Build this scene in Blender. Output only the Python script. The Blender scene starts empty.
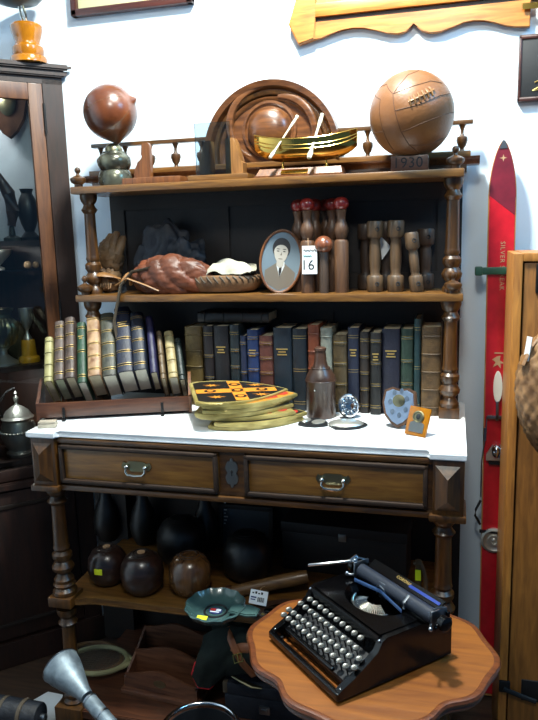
import bpy, bmesh, math, random
from mathutils import Vector, Matrix, noise
random.seed(7)
SC = bpy.context.scene
COL = SC.collection
PI = math.pi

# ------------------------------------------------------------------ camera model (measured)
CAM = Vector((1.1836, -1.6765, 1.5387)); YAW, PITCH, ROLL, FPX = 0.2641, 0.1795, 0.0274, 693.8
FW = Vector((-math.sin(YAW)*math.cos(PITCH), math.cos(YAW)*math.cos(PITCH), -math.sin(PITCH)))
RT = Vector((math.cos(YAW), math.sin(YAW), 0)); UP = RT.cross(FW)

def P(px, py, x=None, y=None, z=None):
    """point of the place seen at a photo position, on the plane x=, y= or z="""
    X, Y = (px-269)/FPX, (360-py)/FPX
    X, Y = X*math.cos(ROLL)+Y*math.sin(ROLL), -X*math.sin(ROLL)+Y*math.cos(ROLL)
    d = FW+X*RT+Y*UP
    t = (x-CAM.x)/d.x if x is not None else (y-CAM.y)/d.y if y is not None else (z-CAM.z)/d.z
    return CAM+d*t

def PP(px, py, pt, nrm):
    """point of the place seen at a photo position, on any plane"""
    a = P(px, py, y=0)-CAM; a.normalize(); a = a if a.dot(FW) > 0 else -a
    nrm = Vector(nrm); return CAM+a*((Vector(pt)-CAM).dot(nrm)/a.dot(nrm))
def PROJ(p):
    v = Vector(p)-CAM; X, Y, Z = v.dot(RT), v.dot(UP), v.dot(FW)
    X, Y = X*math.cos(ROLL)-Y*math.sin(ROLL), X*math.sin(ROLL)+Y*math.cos(ROLL)
    return 269+FPX*X/Z, 360-FPX*Y/Z

# ------------------------------------------------------------------ materials
MATS = {}
def nodes(name):
    m = bpy.data.materials.new(name); m.use_nodes = True
    nt = m.node_tree
    return m, nt, nt.nodes['Principled BSDF']

def srgb(h):
    c = [int(h[i:i+2], 16)/255 for i in (0, 2, 4)]
    return tuple((v/12.92 if v <= .04045 else ((v+.055)/1.055)**2.4) for v in c)+(1,)

def setp(b, **k):
    names = dict(rough='Roughness', metal='Metallic', coat='Coat Weight', coatr='Coat Roughness', trans='Transmission Weight', ior='IOR', sheen='Sheen Weight', spec='Specular IOR Level', alpha='Alpha')
    for a, v in k.items(): b.inputs[names[a]].default_value = v

def mix_mat(name, c1, c2, scale=(1, 1, 1), nscale=8, detail=5, dist=0, rough=.5, bump=.0, bscale=None, ramp=(.3, .7), **k):
    """two colours mixed by stretched noise; optional bump"""
    m, nt, b = nodes(name); L = nt.links
    tc = nt.nodes.new('ShaderNodeTexCoord'); mp = nt.nodes.new('ShaderNodeMapping')
    mp.inputs['Scale'].default_value = scale
    L.new(tc.outputs['Object'], mp.inputs['Vector'])
    n = nt.nodes.new('ShaderNodeTexNoise'); n.inputs['Scale'].default_value = nscale
    n.inputs['Detail'].default_value = detail; n.inputs['Distortion'].default_value = dist
    L.new(mp.outputs[0], n.inputs['Vector'])
    r = nt.nodes.new('ShaderNodeValToRGB')
    r.color_ramp.elements[0].position, r.color_ramp.elements[1].position = ramp
    r.color_ramp.elements[0].color, r.color_ramp.elements[1].color = srgb(c1), srgb(c2)
    L.new(n.outputs['Fac'], r.inputs[0]); L.new(r.outputs[0], b.inputs['Base Color'])
    setp(b, rough=rough, **k)
    if bump:
        src = n
        if bscale:
            src = nt.nodes.new('ShaderNodeTexNoise'); src.inputs['Scale'].default_value = bscale; src.inputs['Detail'].default_value = 4
            L.new(tc.outputs['Object'], src.inputs['Vector'])
        bp = nt.nodes.new('ShaderNodeBump'); bp.inputs['Strength'].default_value = bump; bp.inputs['Distance'].default_value = .01
        L.new(src.outputs['Fac'], bp.inputs['Height']); L.new(bp.outputs[0], b.inputs['Normal'])
    MATS[name] = m
    return m

def wood(name, c1, c2, axis='x', rough=.38, coat=.35, n=9):
    sc = {'x': (1, 9, 9), 'y': (9, 1, 9), 'z': (9, 9, 1)}[axis]
    return mix_mat(name, c1, c2, sc, n, 6, .6, rough, .05, coat=coat, coatr=.2)

def plain(name, c, rough=.5, **k):
    m, nt, b = nodes(name); b.inputs['Base Color'].default_value = srgb(c); setp(b, rough=rough, **k)
    MATS[name] = m
    return m

# cabinet woods
W_X = wood('walnut_x', '2d1b0b', '5f3d18', 'x'); W_Z = wood('walnut_z', '2c1907', '563511', 'z', .38, .2)
W_MLD = wood('walnut_moulding', '1c0f06', '342010', 'x', .65, .0); W_DR = wood('walnut_drawer', '664016', '8c6128', 'x', .4)
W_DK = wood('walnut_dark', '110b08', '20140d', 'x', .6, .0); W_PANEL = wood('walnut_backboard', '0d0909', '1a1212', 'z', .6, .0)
W_SHELF = wood('walnut_shelf', '4c2f12', '7d5423', 'x', .4)
W_CC = wood('mahogany_dark', '190d09', '2e1810', 'z', .55, .0); W_CCD = wood('mahogany_door', '42230f', '643c1d', 'z', .5, .08)
W_GOLD = wood('oak_golden', '86531f', 'b97b34', 'z', .5, .2); W_GOLDX = wood('oak_golden_x', '8a4f15', 'b87830', 'x', .4)
W_GOLDD = wood('oak_door', '6e4519', '946128', 'z', .5, .15); W_TBL = wood('table_wood', '6c3a10', '8a5018', 'x', .45, .2, 6); W_TBL2 = wood('table_edge', '4a2411', '6e3a1b', 'x', .35)
W_STEP = wood('stepped_wood', '6a4422', '9a6c3a', 'z', .4); W_RED = wood('bookend_wood', '4d2a14', '764722', 'z', .4); W_DISC = wood('pediment_wood', '3c2110', '6c4222', 'x', .3, .5)
W_RACK = wood('letter_rack_wood', '32190f', '5a3521', 'x', .4); W_TURN = wood('skittle_wood', '3c2617', '5f4029', 'z', .5, .15)
W_DUMB = wood('dumbbell_wood', '40301f', '61482f', 'z', .5, .1); W_DUMBD = wood('dumbbell_dark', '2c1f16', '443225', 'z', .55, .1)
W_BOWL = wood('lignum', '160d09', '38221a', 'x', .32, .35); W_BOWL2 = wood('lignum_grain', '2c1a0e', '6a4726', 'z', .25, .6, 6)
W_BALL = wood('ball_black', '0b0908', '171210', 'x', .45, .15); W_BAT = wood('bamboo', '4a3016', '74522a', 'x', .5)
W_SKIEDGE = wood('ski_edge', '9a6a35', 'c99a58', 'z', .5, .1)
W_FRAME = wood('frame_dark', '2a120d', '47211a', 'x', .35)
FLOOR = mix_mat('floor_boards', '2a1e18', '4a372a', (1, 12, 1), 5, 5, .3, .5, .05)
MARBLE = mix_mat('white_marble', 'dfe3e6', 'f4f6f6', (1, 1, 1), 5, 8, 1.5, .25, coat=.3)
WALL = mix_mat('wall_paint', 'd3e1ee', 'dae7f2', (1, 1, 1), 2, 3, 0, .85, .04, 90)
CEIL = plain('ceiling_paint', 'e8e8e6', .9)
# leathers
L_BALL = mix_mat('ball_leather', '5e3a1c', '7e5028', (1, 1, 1), 7, 5, .2, .42, .08, 120, coat=.15, coatr=.35)
L_BAG = mix_mat('bag_leather', '3c190b', '6f3b1b', (1, 1, 1), 9, 6, .4, .3, .06, 60, coat=.5, coatr=.2)
L_GAUNT = mix_mat('red_brown_leather', '42200f', '6c3820', (1, 1, 1), 14, 5, .3, .5, .25, 60)
L_BLACK = mix_mat('black_leather', '0f1218', '20252f', (1, 1, 1), 14, 4, .2, .6, .4, 40, spec=.4)
L_TAN = mix_mat('tan_leather', '5c3a1d', '8c6234', (1, 1, 1), 14, 5, .2, .5, .15, 90)
L_MITT = mix_mat('mitt_leather', '4a3322', '7c5b3c', (1, 1, 1), 14, 5, .2, .55, .15, 90)
L_GLOVE = mix_mat('old_glove_leather', '3a2819', '7d5c38', (1, 1, 1), 18, 5, .2, .6, .25, 90)
L_BOT = mix_mat('bottle_leather', '2a1a12', '4c3224', (1, 1, 1), 10, 4, .2, .4, .1, 70, coat=.2)
L_STRAP = plain('strap_leather', '4a4033', .6); L_BELT = mix_mat('belt_leather', '5e3019', '8a5230', (1, 1, 1), 12, 4, 0, .45)
CREAM = mix_mat('cream_cloth', '8f8b7a', 'b5b1a2', (1, 1, 1), 20, 4, 0, .85, .2, 60)
WHITEC = plain('white_enamel', 'dcd8cc', .4)
GREENCLOTH = mix_mat('green_cloth', '0b1512', '16241d', (1, 1, 1), 40, 4, 0, .9, .1, 200); REDCLOTH = plain('red_binding', 'e0222c', .8)
# metals and plastics
CHROME = plain('chrome', 'd8dade', .1, metal=1); SILVER = plain('silver', 'c2c0b8', .18, metal=1); PEWTER = plain('pewter', '8f908c', .35, metal=1)
BRASS = plain('brass', 'd6ae58', .14, metal=1); OLDBRASS = plain('aged_brass', '8a8468', .35, metal=1); STEEL = plain('steel', '8f959b', .3, metal=1)
GILT = plain('gilt', 'b89a5a', .4, metal=.6); BLACKM = plain('black_enamel', '040405', .18, spec=.35); BLACKR = plain('black_rubber', '14171c', .5)
IRON = plain('black_iron', '0c0c0e', .5, metal=.3); GALV = mix_mat('galvanised', '66727b', '97a4ab', (1, 1, 1), 30, 4, .5, .55, metal=.7)
BAKE = mix_mat('amber_bakelite', '7d4803', 'ab6c08', (1, 1, 1), 12, 4, .6, .2, coat=.6, coatr=.1); BAKE2 = plain('yellow_bakelite', 'd39a24', .25, coat=.5)
DKGREEN = plain('dark_green_glaze', '0c1815', .35, coat=.1); TEAL = mix_mat('green_celluloid', '2c4444', '48625f', (1, 1, 1), 12, 4, .3, .25, coat=.3)
STAND = mix_mat('tarnished_stand', '101216', '6a6a5a', (1, 1, 1), 24, 5, .5, .25, metal=.6)
YSTICK = plain('yellow_sticker', 'd8e21c', .6); PAPER = plain('white_paper', 'e6eaec', .8); INK = plain('ink', '14181c', .8); TEALINK = plain('teal_ink', '2f8f8f', .8); BLUEINK = plain('blue_ink', '24346a', .7)
RED = mix_mat('ski_red', 'ad1420', 'c41a28', (1, 1, 1), 30, 5, 0, .3, coat=.4); SKITIP = mix_mat('ski_tip_maroon', '5e1826', '741c2c', (1, 1, 1), 30, 5, 0, .35, coat=.3)
GREENP = plain('green_strap', '1f4a38', .5); CREAMP = plain('cream_paint', 'b08c68', .7)
ORANGE = plain('shield_orange', 'c87c24', .45); SBLACK = plain('shield_black', '14110f', .4); SGOLD = mix_mat('shield_edge_gold', '8c7c44', 'baa868', (1, 1, 1), 20, 4, 0, .35, metal=.35); SRED = plain('shield_red', 'b02a20', .5)
REDHEAD = plain('red_lacquer', '7c1f1c', .3, coat=.4)
WICK = mix_mat('wicker', '5b3c20', '97714a', (1, 1, 1), 40, 4, .2, .6)
PAGES = mix_mat('book_pages', 'a0967c', 'c6bb9f', (1, 1, 1), 30, 3, 0, .85); PAGESG = mix_mat('book_pages_greenish', '8d9276', 'b0b59a', (1, 1, 1), 30, 3, 0, .85); PAGESL = mix_mat('book_pages_pale', 'c8c4b2', 'dcd8c8', (1, 1, 1), 30, 3, 0, .85)
BLUEST = plain('typewriter_blue', '14307c', .3, coat=.3); PLATEN = plain('platen_rubber', '1e2430', .45)
MATBOARD = plain('mat_board', 'a3a07e', .8); PICDARK = plain('black_panel', '101114', .5)
PH_BG = plain('photo_ground', '66757f', .35, coat=.5); PH_SKIN = plain('photo_skin', 'a8a196', .35, coat=.5); PH_HAIR = plain('photo_hair', '221f20', .4, coat=.5); PH_SUIT = plain('photo_suit', '696055', .4, coat=.5); PH_SHIRT = plain('photo_shirt', 'c4c8c8', .4, coat=.5)
def glass(name, c='ffffff', rough=.0):
    m, nt, b = nodes(name); nt.nodes.remove(b)
    L = nt.links; out = nt.nodes['Material Output']
    t = nt.nodes.new('ShaderNodeBsdfTransparent'); t.inputs[0].default_value = srgb(c)
    g = nt.nodes.new('ShaderNodeBsdfGlossy'); g.inputs['Roughness'].default_value = .03
    f = nt.nodes.new('ShaderNodeFresnel'); f.inputs[0].default_value = 1.5
    mx = nt.nodes.new('ShaderNodeMixShader')
    L.new(f.outputs[0], mx.inputs[0]); L.new(t.outputs[0], mx.inputs[1]); L.new(g.outputs[0], mx.inputs[2]); L.new(mx.outputs[0], out.inputs[0])
    return m
GLASS = glass('clear_glass', 'f0f6f6'); GLASSB = glass('bluish_glass', 'd3e0e8')

# ------------------------------------------------------------------ mesh builder
class MB:
    def __init__(s, mat): s.bm = bmesh.new(); s.mats = [mat]; s.i = 0; s.M = Matrix()
    def use(s, mat):
        if mat not in s.mats: s.mats.append(mat)
        s.i = s.mats.index(mat); return s
    def at(s, M): s.M = M; return s
    def v(s, c): return s.bm.verts.new(s.M @ Vector(c))
    def f(s, vs):
        try: f = s.bm.faces.new(vs)
        except ValueError: return None
        f.material_index = s.i; f.smooth = True; return f
    def box(s, x0, x1, y0, y1, z0, z1, bev=0, seg=2):
        v = [s.v((x, y, z)) for x in (x0, x1) for y in (y0, y1) for z in (z0, z1)]
        fs = [s.f([v[i] for i in q]) for q in ((0, 1, 3, 2), (4, 6, 7, 5), (0, 4, 5, 1), (2, 3, 7, 6), (0, 2, 6, 4), (1, 5, 7, 3))]
        if bev:
            es = list({e for f in fs for e in f.edges})
            bmesh.ops.bevel(s.bm, geom=es, offset=bev, segments=seg, affect='EDGES', profile=.6, material=-1)
        return s
    def loft(s, rings, closed=True, cap=True):
        R = [[s.v(c) for c in r] for r in rings]; n = len(R[0])
        for a, b in zip(R, R[1:]):
            for i in range(n if closed else n-1):
                j = (i+1) % n; s.f((a[i], a[j], b[j], b[i]))
        if cap and closed: s.f(R[0][::-1]); s.f(R[-1])
        return s
    def lathe(s, prof, c=(0, 0, 0), seg=24, sx=1, sy=1):
        """prof: (r, z) from bottom to top"""
        rings = [[(c[0]+sx*max(r, 1e-4)*math.cos(2*PI*i/seg), c[1]+sy*max(r, 1e-4)*math.sin(2*PI*i/seg), c[2]+z) for i in range(seg)] for r, z in prof]
        return s.loft(rings)
    def prism(s, poly, z0, z1, bev=0):
        a = [s.v((x, y, z0)) for x, y in poly]; b = [s.v((x, y, z1)) for x, y in poly]; n = len(poly)
        fs = [s.f(a[::-1]), s.f(b)]+[s.f((a[i], a[(i+1) % n], b[(i+1) % n], b[i])) for i in range(n)]
        if bev:
            es = list({e for f in fs[:2] for e in f.edges})
            bmesh.ops.bevel(s.bm, geom=es, offset=bev, segments=2, affect='EDGES', material=-1)
        return s
    def tube(s, pts, r=.005, seg=8, closed=False, flat=1.0, nrm=None):
        pts = [Vector(p) for p in pts]; n = len(pts); rings = []
        for i, p in enumerate(pts):
            a = pts[(i-1) % n] if (closed or i) else p; b = pts[(i+1) % n] if (closed or i < n-1) else p
            t = (b-a).normalized()
            u = t.cross(Vector(nrm or (0, 0, 1)))
            if u.length < 1e-3: u = t.cross(Vector((0, 1, 0)))
            u.normalize(); w = u.cross(t)
            rr = r[i] if isinstance(r, (list, tuple)) else r
            rings.append([p+rr*(math.cos(2*PI*k/seg)*u+flat*math.sin(2*PI*k/seg)*w) for k in range(seg)])
        if closed: rings.append(rings[0])
        if closed:
            R = [[s.v(c) for c in q] for q in rings[:-1]]
            for i in range(n):
                a, b = R[i], R[(i+1) % n]
                for k in range(seg): s.f((a[k], a[(k+1) % seg], b[(k+1) % seg], b[k]))
            return s
        return s.loft(rings)
    def ball(s, c=(0, 0, 0), r=(1, 1, 1), u=24, w=14, amp=0, freq=4, fn=None):
        if not isinstance(r, (tuple, list)): r = (r, r, r)
        rings = []
        for j in range(w+1):
            th = PI*j/w; ring = []
            for i in range(u):
                ph = 2*PI*i/u
                d = Vector((max(math.sin(th), 1e-3)*math.cos(ph), max(math.sin(th), 1e-3)*math.sin(ph), -math.cos(th)))
                k = 1+(amp*noise.noise(d*freq+Vector(c)*9) if amp else 0)
                if fn: k *= fn(d)
                ring.append((c[0]+d.x*r[0]*k, c[1]+d.y*r[1]*k, c[2]+d.z*r[2]*k))
            rings.append(ring)
        return s.loft(rings)
    def torus(s, R, r, c=(0, 0, 0), seg=32, sides=8, sx=1, sy=1):
        return s.tube([(c[0]+R*sx*math.cos(2*PI*i/seg), c[1]+R*sy*math.sin(2*PI*i/seg), c[2]) for i in range(seg)], r, sides, True)
    def sheet(s, fn, nu, nv, th=.002):
        """thick sheet from fn(u,v), thickness along its normal"""
        g = [[Vector(fn(i/nu, j/nv)) for j in range(nv+1)] for i in range(nu+1)]
        def nr(i, j):
            a = g[min(i+1, nu)][j]-g[max(i-1, 0)][j]; b = g[i][min(j+1, nv)]-g[i][max(j-1, 0)]
            n = a.cross(b); return n.normalized() if n.length > 1e-12 else Vector((0, 0, 1))
        A = [[s.v(g[i][j]) for j in range(nv+1)] for i in range(nu+1)]
        B = [[s.v(g[i][j]-nr(i, j)*th) for j in range(nv+1)] for i in range(nu+1)]
        for i in range(nu):
            for j in range(nv):
                s.f((A[i][j], A[i+1][j], A[i+1][j+1], A[i][j+1])); s.f((B[i][j], B[i][j+1], B[i+1][j+1], B[i+1][j]))
        bd = [(i, 0) for i in range(nu)]+[(nu, j) for j in range(nv)]+[(i, nv) for i in range(nu, 0, -1)]+[(0, j) for j in range(nv, 0, -1)]
        for (i, j), (k, l) in zip(bd, bd[1:]+bd[:1]): s.f((A[k][l], A[i][j], B[i][j], B[k][l]))
        return s
    def text(s, txt, size, M, depth=.0004, spacing=1.0):
        cu = bpy.data.curves.new('t', 'FONT'); cu.body = txt; cu.size = size; cu.align_x = 'CENTER'; cu.align_y = 'CENTER'; cu.extrude = depth; cu.resolution_u = 3; cu.space_character = spacing
        o = bpy.data.objects.new('t', cu); me = o.to_mesh()
        vs = [s.v(M @ v.co) for v in me.vertices]
        for p in me.polygons: s.f([vs[i] for i in p.vertices])
        o.to_mesh_clear(); bpy.data.objects.remove(o); bpy.data.curves.remove(cu)
        return s
    def clampz(s, z=.0005):
        for v in s.bm.verts: v.co.z = max(v.co.z, z)
        return s
    def build(s, name, parent=None, label=None, sharp=38, kind=None):
        bmesh.ops.recalc_face_normals(s.bm, faces=s.bm.faces[:])
        me = bpy.data.meshes.new(name); s.bm.to_mesh(me); s.bm.free()
        for m in s.mats: me.materials.append(m)
        me.set_sharp_from_angle(angle=math.radians(sharp))
        o = bpy.data.objects.new(name, me); COL.objects.link(o)
        if parent: o.parent = parent
        if label: o['label'] = label
        if kind: o['kind'] = kind
        return o

def tag(o, label, cat, group=None):
    o['label'] = label; o['category'] = cat
    if group: o['group'] = group
    return o
def thing(name, label, cat, loc=(0, 0, 0), rot=(0, 0, 0), group=None):
    o = bpy.data.objects.new(name, None); COL.objects.link(o); o.empty_display_size = .05
    o.location = loc; o.rotation_euler = rot
    return tag(o, label, cat, group)
def copy_tree(o, parent=None):
    c = o.copy(); COL.objects.link(c)
    if parent: c.parent = parent
    for ch in list(o.children): copy_tree(ch, c)
    return c
def T(x, y, z): return Matrix.Translation((x, y, z))
def RX(a): return Matrix.Rotation(math.radians(a), 4, 'X')
def RY(a): return Matrix.Rotation(math.radians(a), 4, 'Y')
def RZ(a): return Matrix.Rotation(math.radians(a), 4, 'Z')
def rot(x=0, y=0, z=0): return tuple(math.radians(a) for a in (x, y, z))
def struct(name, mb):
    o = mb.build(name); o['kind'] = 'structure'; return o
def ell(cx, cy, rx, ry, n=24, a0=0, a1=2*PI, end=False):
    return [(cx+rx*math.cos(a0+(a1-a0)*i/(n-1 if end else n)), cy+ry*math.sin(a0+(a1-a0)*i/(n-1 if end else n))) for i in range(n)]

# ------------------------------------------------------------------ the room
WY = .56
struct('floor', MB(FLOOR).box(-.9, 3.2, -3.2, WY+.1, -.1, 0))
struct('wall_back', MB(WALL).box(-.9, 3.2, WY, WY+.1, 0, 3.0))
struct('wall_left', MB(WALL).box(-.9, -.72, -3.2, WY, 0, 3.0))
struct('ceiling', MB(CEIL).box(-.9, 3.2, -3.2, WY+.1, 3.0, 3.1))

# ------------------------------------------------------------------ sideboard
CW = 1.22; MZ = 1.0
side = thing('sideboard', 'tall walnut marble-topped sideboard with turned posts, two drawers and open shelves', 'sideboard', (CW/2, .28, 0))
OFF = Matrix.Translation((-CW/2, -.28, 0))
def SB(mat): return MB(mat).at(OFF)
p = .088
# marble top with projecting ends
poly = [(0, 0), (p, 0), (p+.004, .026), (CW-p-.004, .026), (CW-p, 0), (CW, 0), (CW, .54), (0, .54)]
SB(MARBLE).prism(poly, MZ-.018, MZ, .003).build('marble_top', side)
# frieze carcass
m = SB(W_X)
m.box(p-.01, CW-p+.01, .035, .54, .835, MZ-.018)
m.box(p-.01, CW-p+.01, .02, .04, MZ-.036, MZ-.022, .003)
m.box(p-.006, CW-p+.006, .018, .06, .822, .838, .004)
m.box(.575, .645, .03, .05, .84, .964)
m.build('frieze', side)
for x0 in (0, CW-p):
    m = SB(W_Z)
    m.box(x0+.008, x0+p-.004, .008, .12, .838, MZ-.018, .002)
    # faceted pyramid panel on the front
    a, b, c, d = x0+.014, x0+p-.014, .85, .966
    q = [m.v(t) for t in ((a, .007, c), (b, .007, c), (b, .007, d), (a, .007, d))]
    r_ = [m.v(t) for t in (((a+b)/2, -.012, c+.03), ((a+b)/2, -.012, d-.03))]
    for ff in ((q[0], q[1], r_[0]), (q[1], q[2], r_[1], r_[0]), (q[2], q[3], r_[1]), (q[3], q[0], r_[0], r_[1])): m.f(ff)
    m.box(x0+.0, x0+p+.002, 0, .126, .82, .838, .004)
    m.build('corner_block', side)
# drawers
def drawer(x0, x1):
    z0, z1 = .847, .96
    m = SB(W_DR)
    m.box(x0, x1, .024, .05, z0, z1, .002)
    # recessed field behind a moulded edge
    m.use(W_MLD)
    for a in ((x0, x1, z0, z0+.012), (x0, x1, z1-.012, z1), (x0, x0+.012, z0, z1), (x1-.012, x1, z0, z1)):
        m.box(a[0], a[1], .012, .03, a[2], a[3], .004)
    d = m.build('drawer', side)
    cx, cz = (x0+x1)/2, .905
    h = SB(PEWTER)
    h.at(OFF @ T(cx, .022, cz) @ RX(90))
    pl = [(-.046, .004), (-.04, .016), (-.03, .012), (-.02, .018), (.02, .018), (.03, .012), (.04, .016), (.046, .004), (.038, -.008), (.026, -.005), (.016, -.012), (-.016, -.012), (-.026, -.005), (-.038, -.008)]
    h.use(OLDBRASS).prism(pl, 0, .003)
    h.use(SILVER)
    for sx in (-1, 1): h.ball((sx*.028, .002, .008), .007, 10, 8)
    h.tube([(-.028, .002, .01), (-.029, -.01, .014), (-.022, -.018, .016), (0, -.02, .017), (.022, -.018, .016), (.029, -.01, .014), (.028, .002, .01)], [.0025, .003, .0035, .0048, .0035, .003, .0025], 8)
    h.build('handle', d, 'pierced metal drop handle')
drawer(p+.004, .572); drawer(.648, CW-p-.004)
e = SB(PEWTER); e.at(OFF @ T(.61, .03, .905) @ RX(90))
pl = []
for i in range(48):
    a = 2*PI*i/48; rr = .5+.2*math.cos(4*a)+.12*math.cos(8*a)
    pl.append((.02*math.cos(a)*(.6+.4*abs(math.sin(a*3))), .042*math.sin(a)*(.75+.25*abs(math.cos(a*4)))))
e.prism(pl, 0, .004); e.use(INK).ball((0, .004, .004), (.003, .005, .002), 8, 6); e.use(INK).box(-.0012, .0012, -.008, .004, .003, .0048)
e.build('escutcheon', side)
# turned parts
def turn(mat, x, y, z0, z1, R, name, base=None):
    """classic turned column between z0 and z1"""
    H = z1-z0
    pr = [(R*1.25, 0), (R*1.3, .012), (R*1.05, .02), (R*.8, .03), (R*1.35, .042), (R*1.45, .052), (R*1.2, .062), (R*.95, .07), (R*1.3, .082), (R*1.3, .094), (R*.9, .103), (R*1.1, .112), (R*1.0, .12)]
    pr += [(R*.98, .125), (R*.92, H*.55), (R*.86, H-.06), (R*1.05, H-.056), (R*1.3, H-.048), (R*1.0, H-.04), (R*.85, H-.032), (R*1.2, H-.022), (R*1.35, H-.012), (R*1.35, H)]
    m = SB(mat)
    m.lathe(pr, (x, y, z0), 28)
    if base: m.box(x-base/2, x+base/2, y-base/2, y+base/2, z0-.03, z0, .003)
    return m
US = .32      # front of the upper shelves
Z1, Z2 = 1.362, 1.70
for x in (.046, CW-.046):
    turn(W_Z, x, US+.033, MZ+.03, Z1-.022, .021, 'post', .058).build('post', side)
    turn(W_Z, x, US+.055, Z1+.0, Z2-.022, .020, 'post').build('post', side)
    turn(W_Z, x+(.0 if x < .5 else -.006), .06, .51, .82, .023, 'leg').build('leg', side)
    turn(W_Z, x+(.0 if x < .5 else -.006), .06, .125, .425, .023, 'leg').build('leg', side)
    for zz, yy in ((Z1, US+.014), (Z2, US+.02)):
        m = SB(W_Z); m.lathe([(.013, 0), (.013, .008), (.022, .014), (.025, .021), (.024, .027), (.013, .033), (.006, .036), (.0045, .041), (.009, .047), (.0095, .052), (.007, .058), (.001, .061)], (x-(.012 if x < .5 else -.004), yy, zz), 22)
        m.build('finial', side)
    xx = x+(.0 if x < .5 else -.006)
    m = SB(W_Z); m.box(xx-.038, xx+.038, .022, .1, .44, .472, .003); m.lathe([(.036, .475), (.036, .485), (.028, .495), (.034, .505), (.03, .512)], (xx, .06, 0), 20); m.build('leg_block', side)
    m = SB(W_Z); m.box(xx-.045, xx+.045, .015, .11, 0, .105, .003); m.lathe([(.03, .105), (.034, .112), (.026, .122), (.026, .13)], (xx, .06, 0), 20); m.build('foot', side)
    xb = .03 if x < .5 else CW-.03
    m = SB(W_DK); m.box(xb-.025, xb+.025, .47, .53, 0, .83); m.build('rear_leg', side)
# shelves
m = SB(W_SHELF); m.box(.006, CW-.014, US-.004, .54, Z1-.022, Z1, .004); m.build('middle_shelf', side)
m = SB(W_SHELF); m.box(.014, CW-.018, US, .54, Z2-.022, Z2, .004); m.build('top_shelf', side)
poly = [(.075, .045), (.1, .05), (.14, .07), (CW-.14, .07), (CW-.1, .05), (CW-.075, .045), (CW-.03, .09), (CW-.03, .52), (.03, .52), (.03, .09)]
m = SB(W_SHELF); m.prism(poly, .44, .461, .003); m.build('lower_shelf', side)
poly = [(.09, .025), (CW-.09, .025), (CW-.09, .1), (CW-.02, .1), (CW-.02, .52), (.02, .52), (.02, .1), (.09, .1)]
m = SB(W_RACK); m.prism(poly, .07, .1, .003); m.build('base_shelf', side)
# back boards
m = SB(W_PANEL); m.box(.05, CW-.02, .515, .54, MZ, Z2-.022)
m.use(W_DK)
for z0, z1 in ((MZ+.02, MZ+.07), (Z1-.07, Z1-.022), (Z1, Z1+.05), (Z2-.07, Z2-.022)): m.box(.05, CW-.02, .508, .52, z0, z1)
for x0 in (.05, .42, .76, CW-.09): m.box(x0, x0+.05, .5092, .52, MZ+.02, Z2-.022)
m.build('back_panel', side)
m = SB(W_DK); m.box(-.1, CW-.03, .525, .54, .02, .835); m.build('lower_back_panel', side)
# gallery
GY = .50
def gallery(xa, xb):
    m = SB(W_X)
    m.box(xa, xb, GY-.012, GY+.014, 1.835, 1.848, .003)
    g = m.build('gallery_rail', side)
    n = max(2, round((xb-xa)/.085))
    for i in range(n):
        x = xa+.03+(xb-xa-.06)*i/(n-1)
        m = SB(W_Z); m.lathe([(.009, 0), (.006, .006), (.006, .01), (.012, .018), (.0165, .032), (.015, .042), (.007, .046), (.0045, .052), (.0045, .06), (.008, .07), (.012, .078)], (x, GY, 1.759), 16)
        m.build('spindle', side)
gallery(.005, .42); gallery(.80, CW+.005)
m = SB(W_X); m.box(.01, CW-.01, GY-.03, .535, Z2, 1.722, .002); m.use(W_RED); r0 = [(0, .535, 1.722), (0, .535, 1.742), (0, GY-.055, 1.742), (0, GY-.052, 1.737), (0, GY-.04, 1.733), (0, GY-.032, 1.722)]
m.loft([[(-.012, b_, c_) for _, b_, c_ in r0], [(CW+.025, b_, c_) for _, b_, c_ in r0]]); m.use(W_SHELF).box(.0, CW, GY-.028, .535, 1.742, 1.76, .003); m.build('gallery_base', side)
# arched pediment with a boss
pc = P(270, 153, y=GY-.03); R = (P(339, 153, y=GY-.03).x-P(201, 153, y=GY-.03).x)/2
m = SB(W_DISC); cz = pc.z; cx = pc.x
zc = 1.758-cz
def arch(r, n=56):
    a = math.asin(max(-.99, min(.99, zc/r)))
    return [(r*math.cos(a+(PI-2*a)*i/(n-1)), r*math.sin(a+(PI-2*a)*i/(n-1))) for i in range(n)]
m.at(OFF @ T(cx, GY-.006, cz) @ RX(90))
m.prism(arch(R), -.02, .004, .002)
def ring(r0, r1, z0, z1, mat):
    m.use(mat); o, q = arch(r0), arch(r1)
    rings = []
    for (xo, yo), (xi, yi) in zip(o, q):
        rings.append([(xo, yo, z0), (xo*.85+xi*.15, yo*.85+yi*.15, z1), (xo*.3+xi*.7, yo*.3+yi*.7, z1*.8), (xi, yi, z0)])
    m.loft(rings, False, False)
ring(R, R-.03, .004, .026, W_DISC); ring(R-.033, R-.05, .004, .018, W_Z); ring(R-.05, R-.066, .004, .012, W_DISC)
bp = P(268, 129, y=GY-.03); bx_, by_ = bp.x-cx, bp.z-cz
m.use(W_DISC).lathe([(.088, .004), (.086, .01), (.078, .011), (.074, .006), (.07, .006), (.066, .02), (.05, .034), (.03, .042), (.001, .045)], (bx_, by_, 0), 44)
for a_s, a_e, rad in ((100, 232, .098), (72, -30, .1)):
    pts, rr = [], []
    for i in range(21):
        a = math.radians(a_s+(a_e-a_s)*i/20)
        k = rad+.016*math.sin(PI*i/20)+(.03*(1-i/20) if a_s > 90 else .05*(i/20)**1.5)
        pts.append((bx_+k*math.cos(a), by_+k*math.sin(a), .014)); rr.append(.002+.011*math.sin(PI*min(1, (i+1)/21))**.7)
    pts = [q for q in pts if q[1] > zc]; m.tube(pts, rr[:len(pts)], 8, flat=.75, nrm=(0, 0, 1))
m.build('pediment', side, 'arched centre of the gallery with carved boss')

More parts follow.
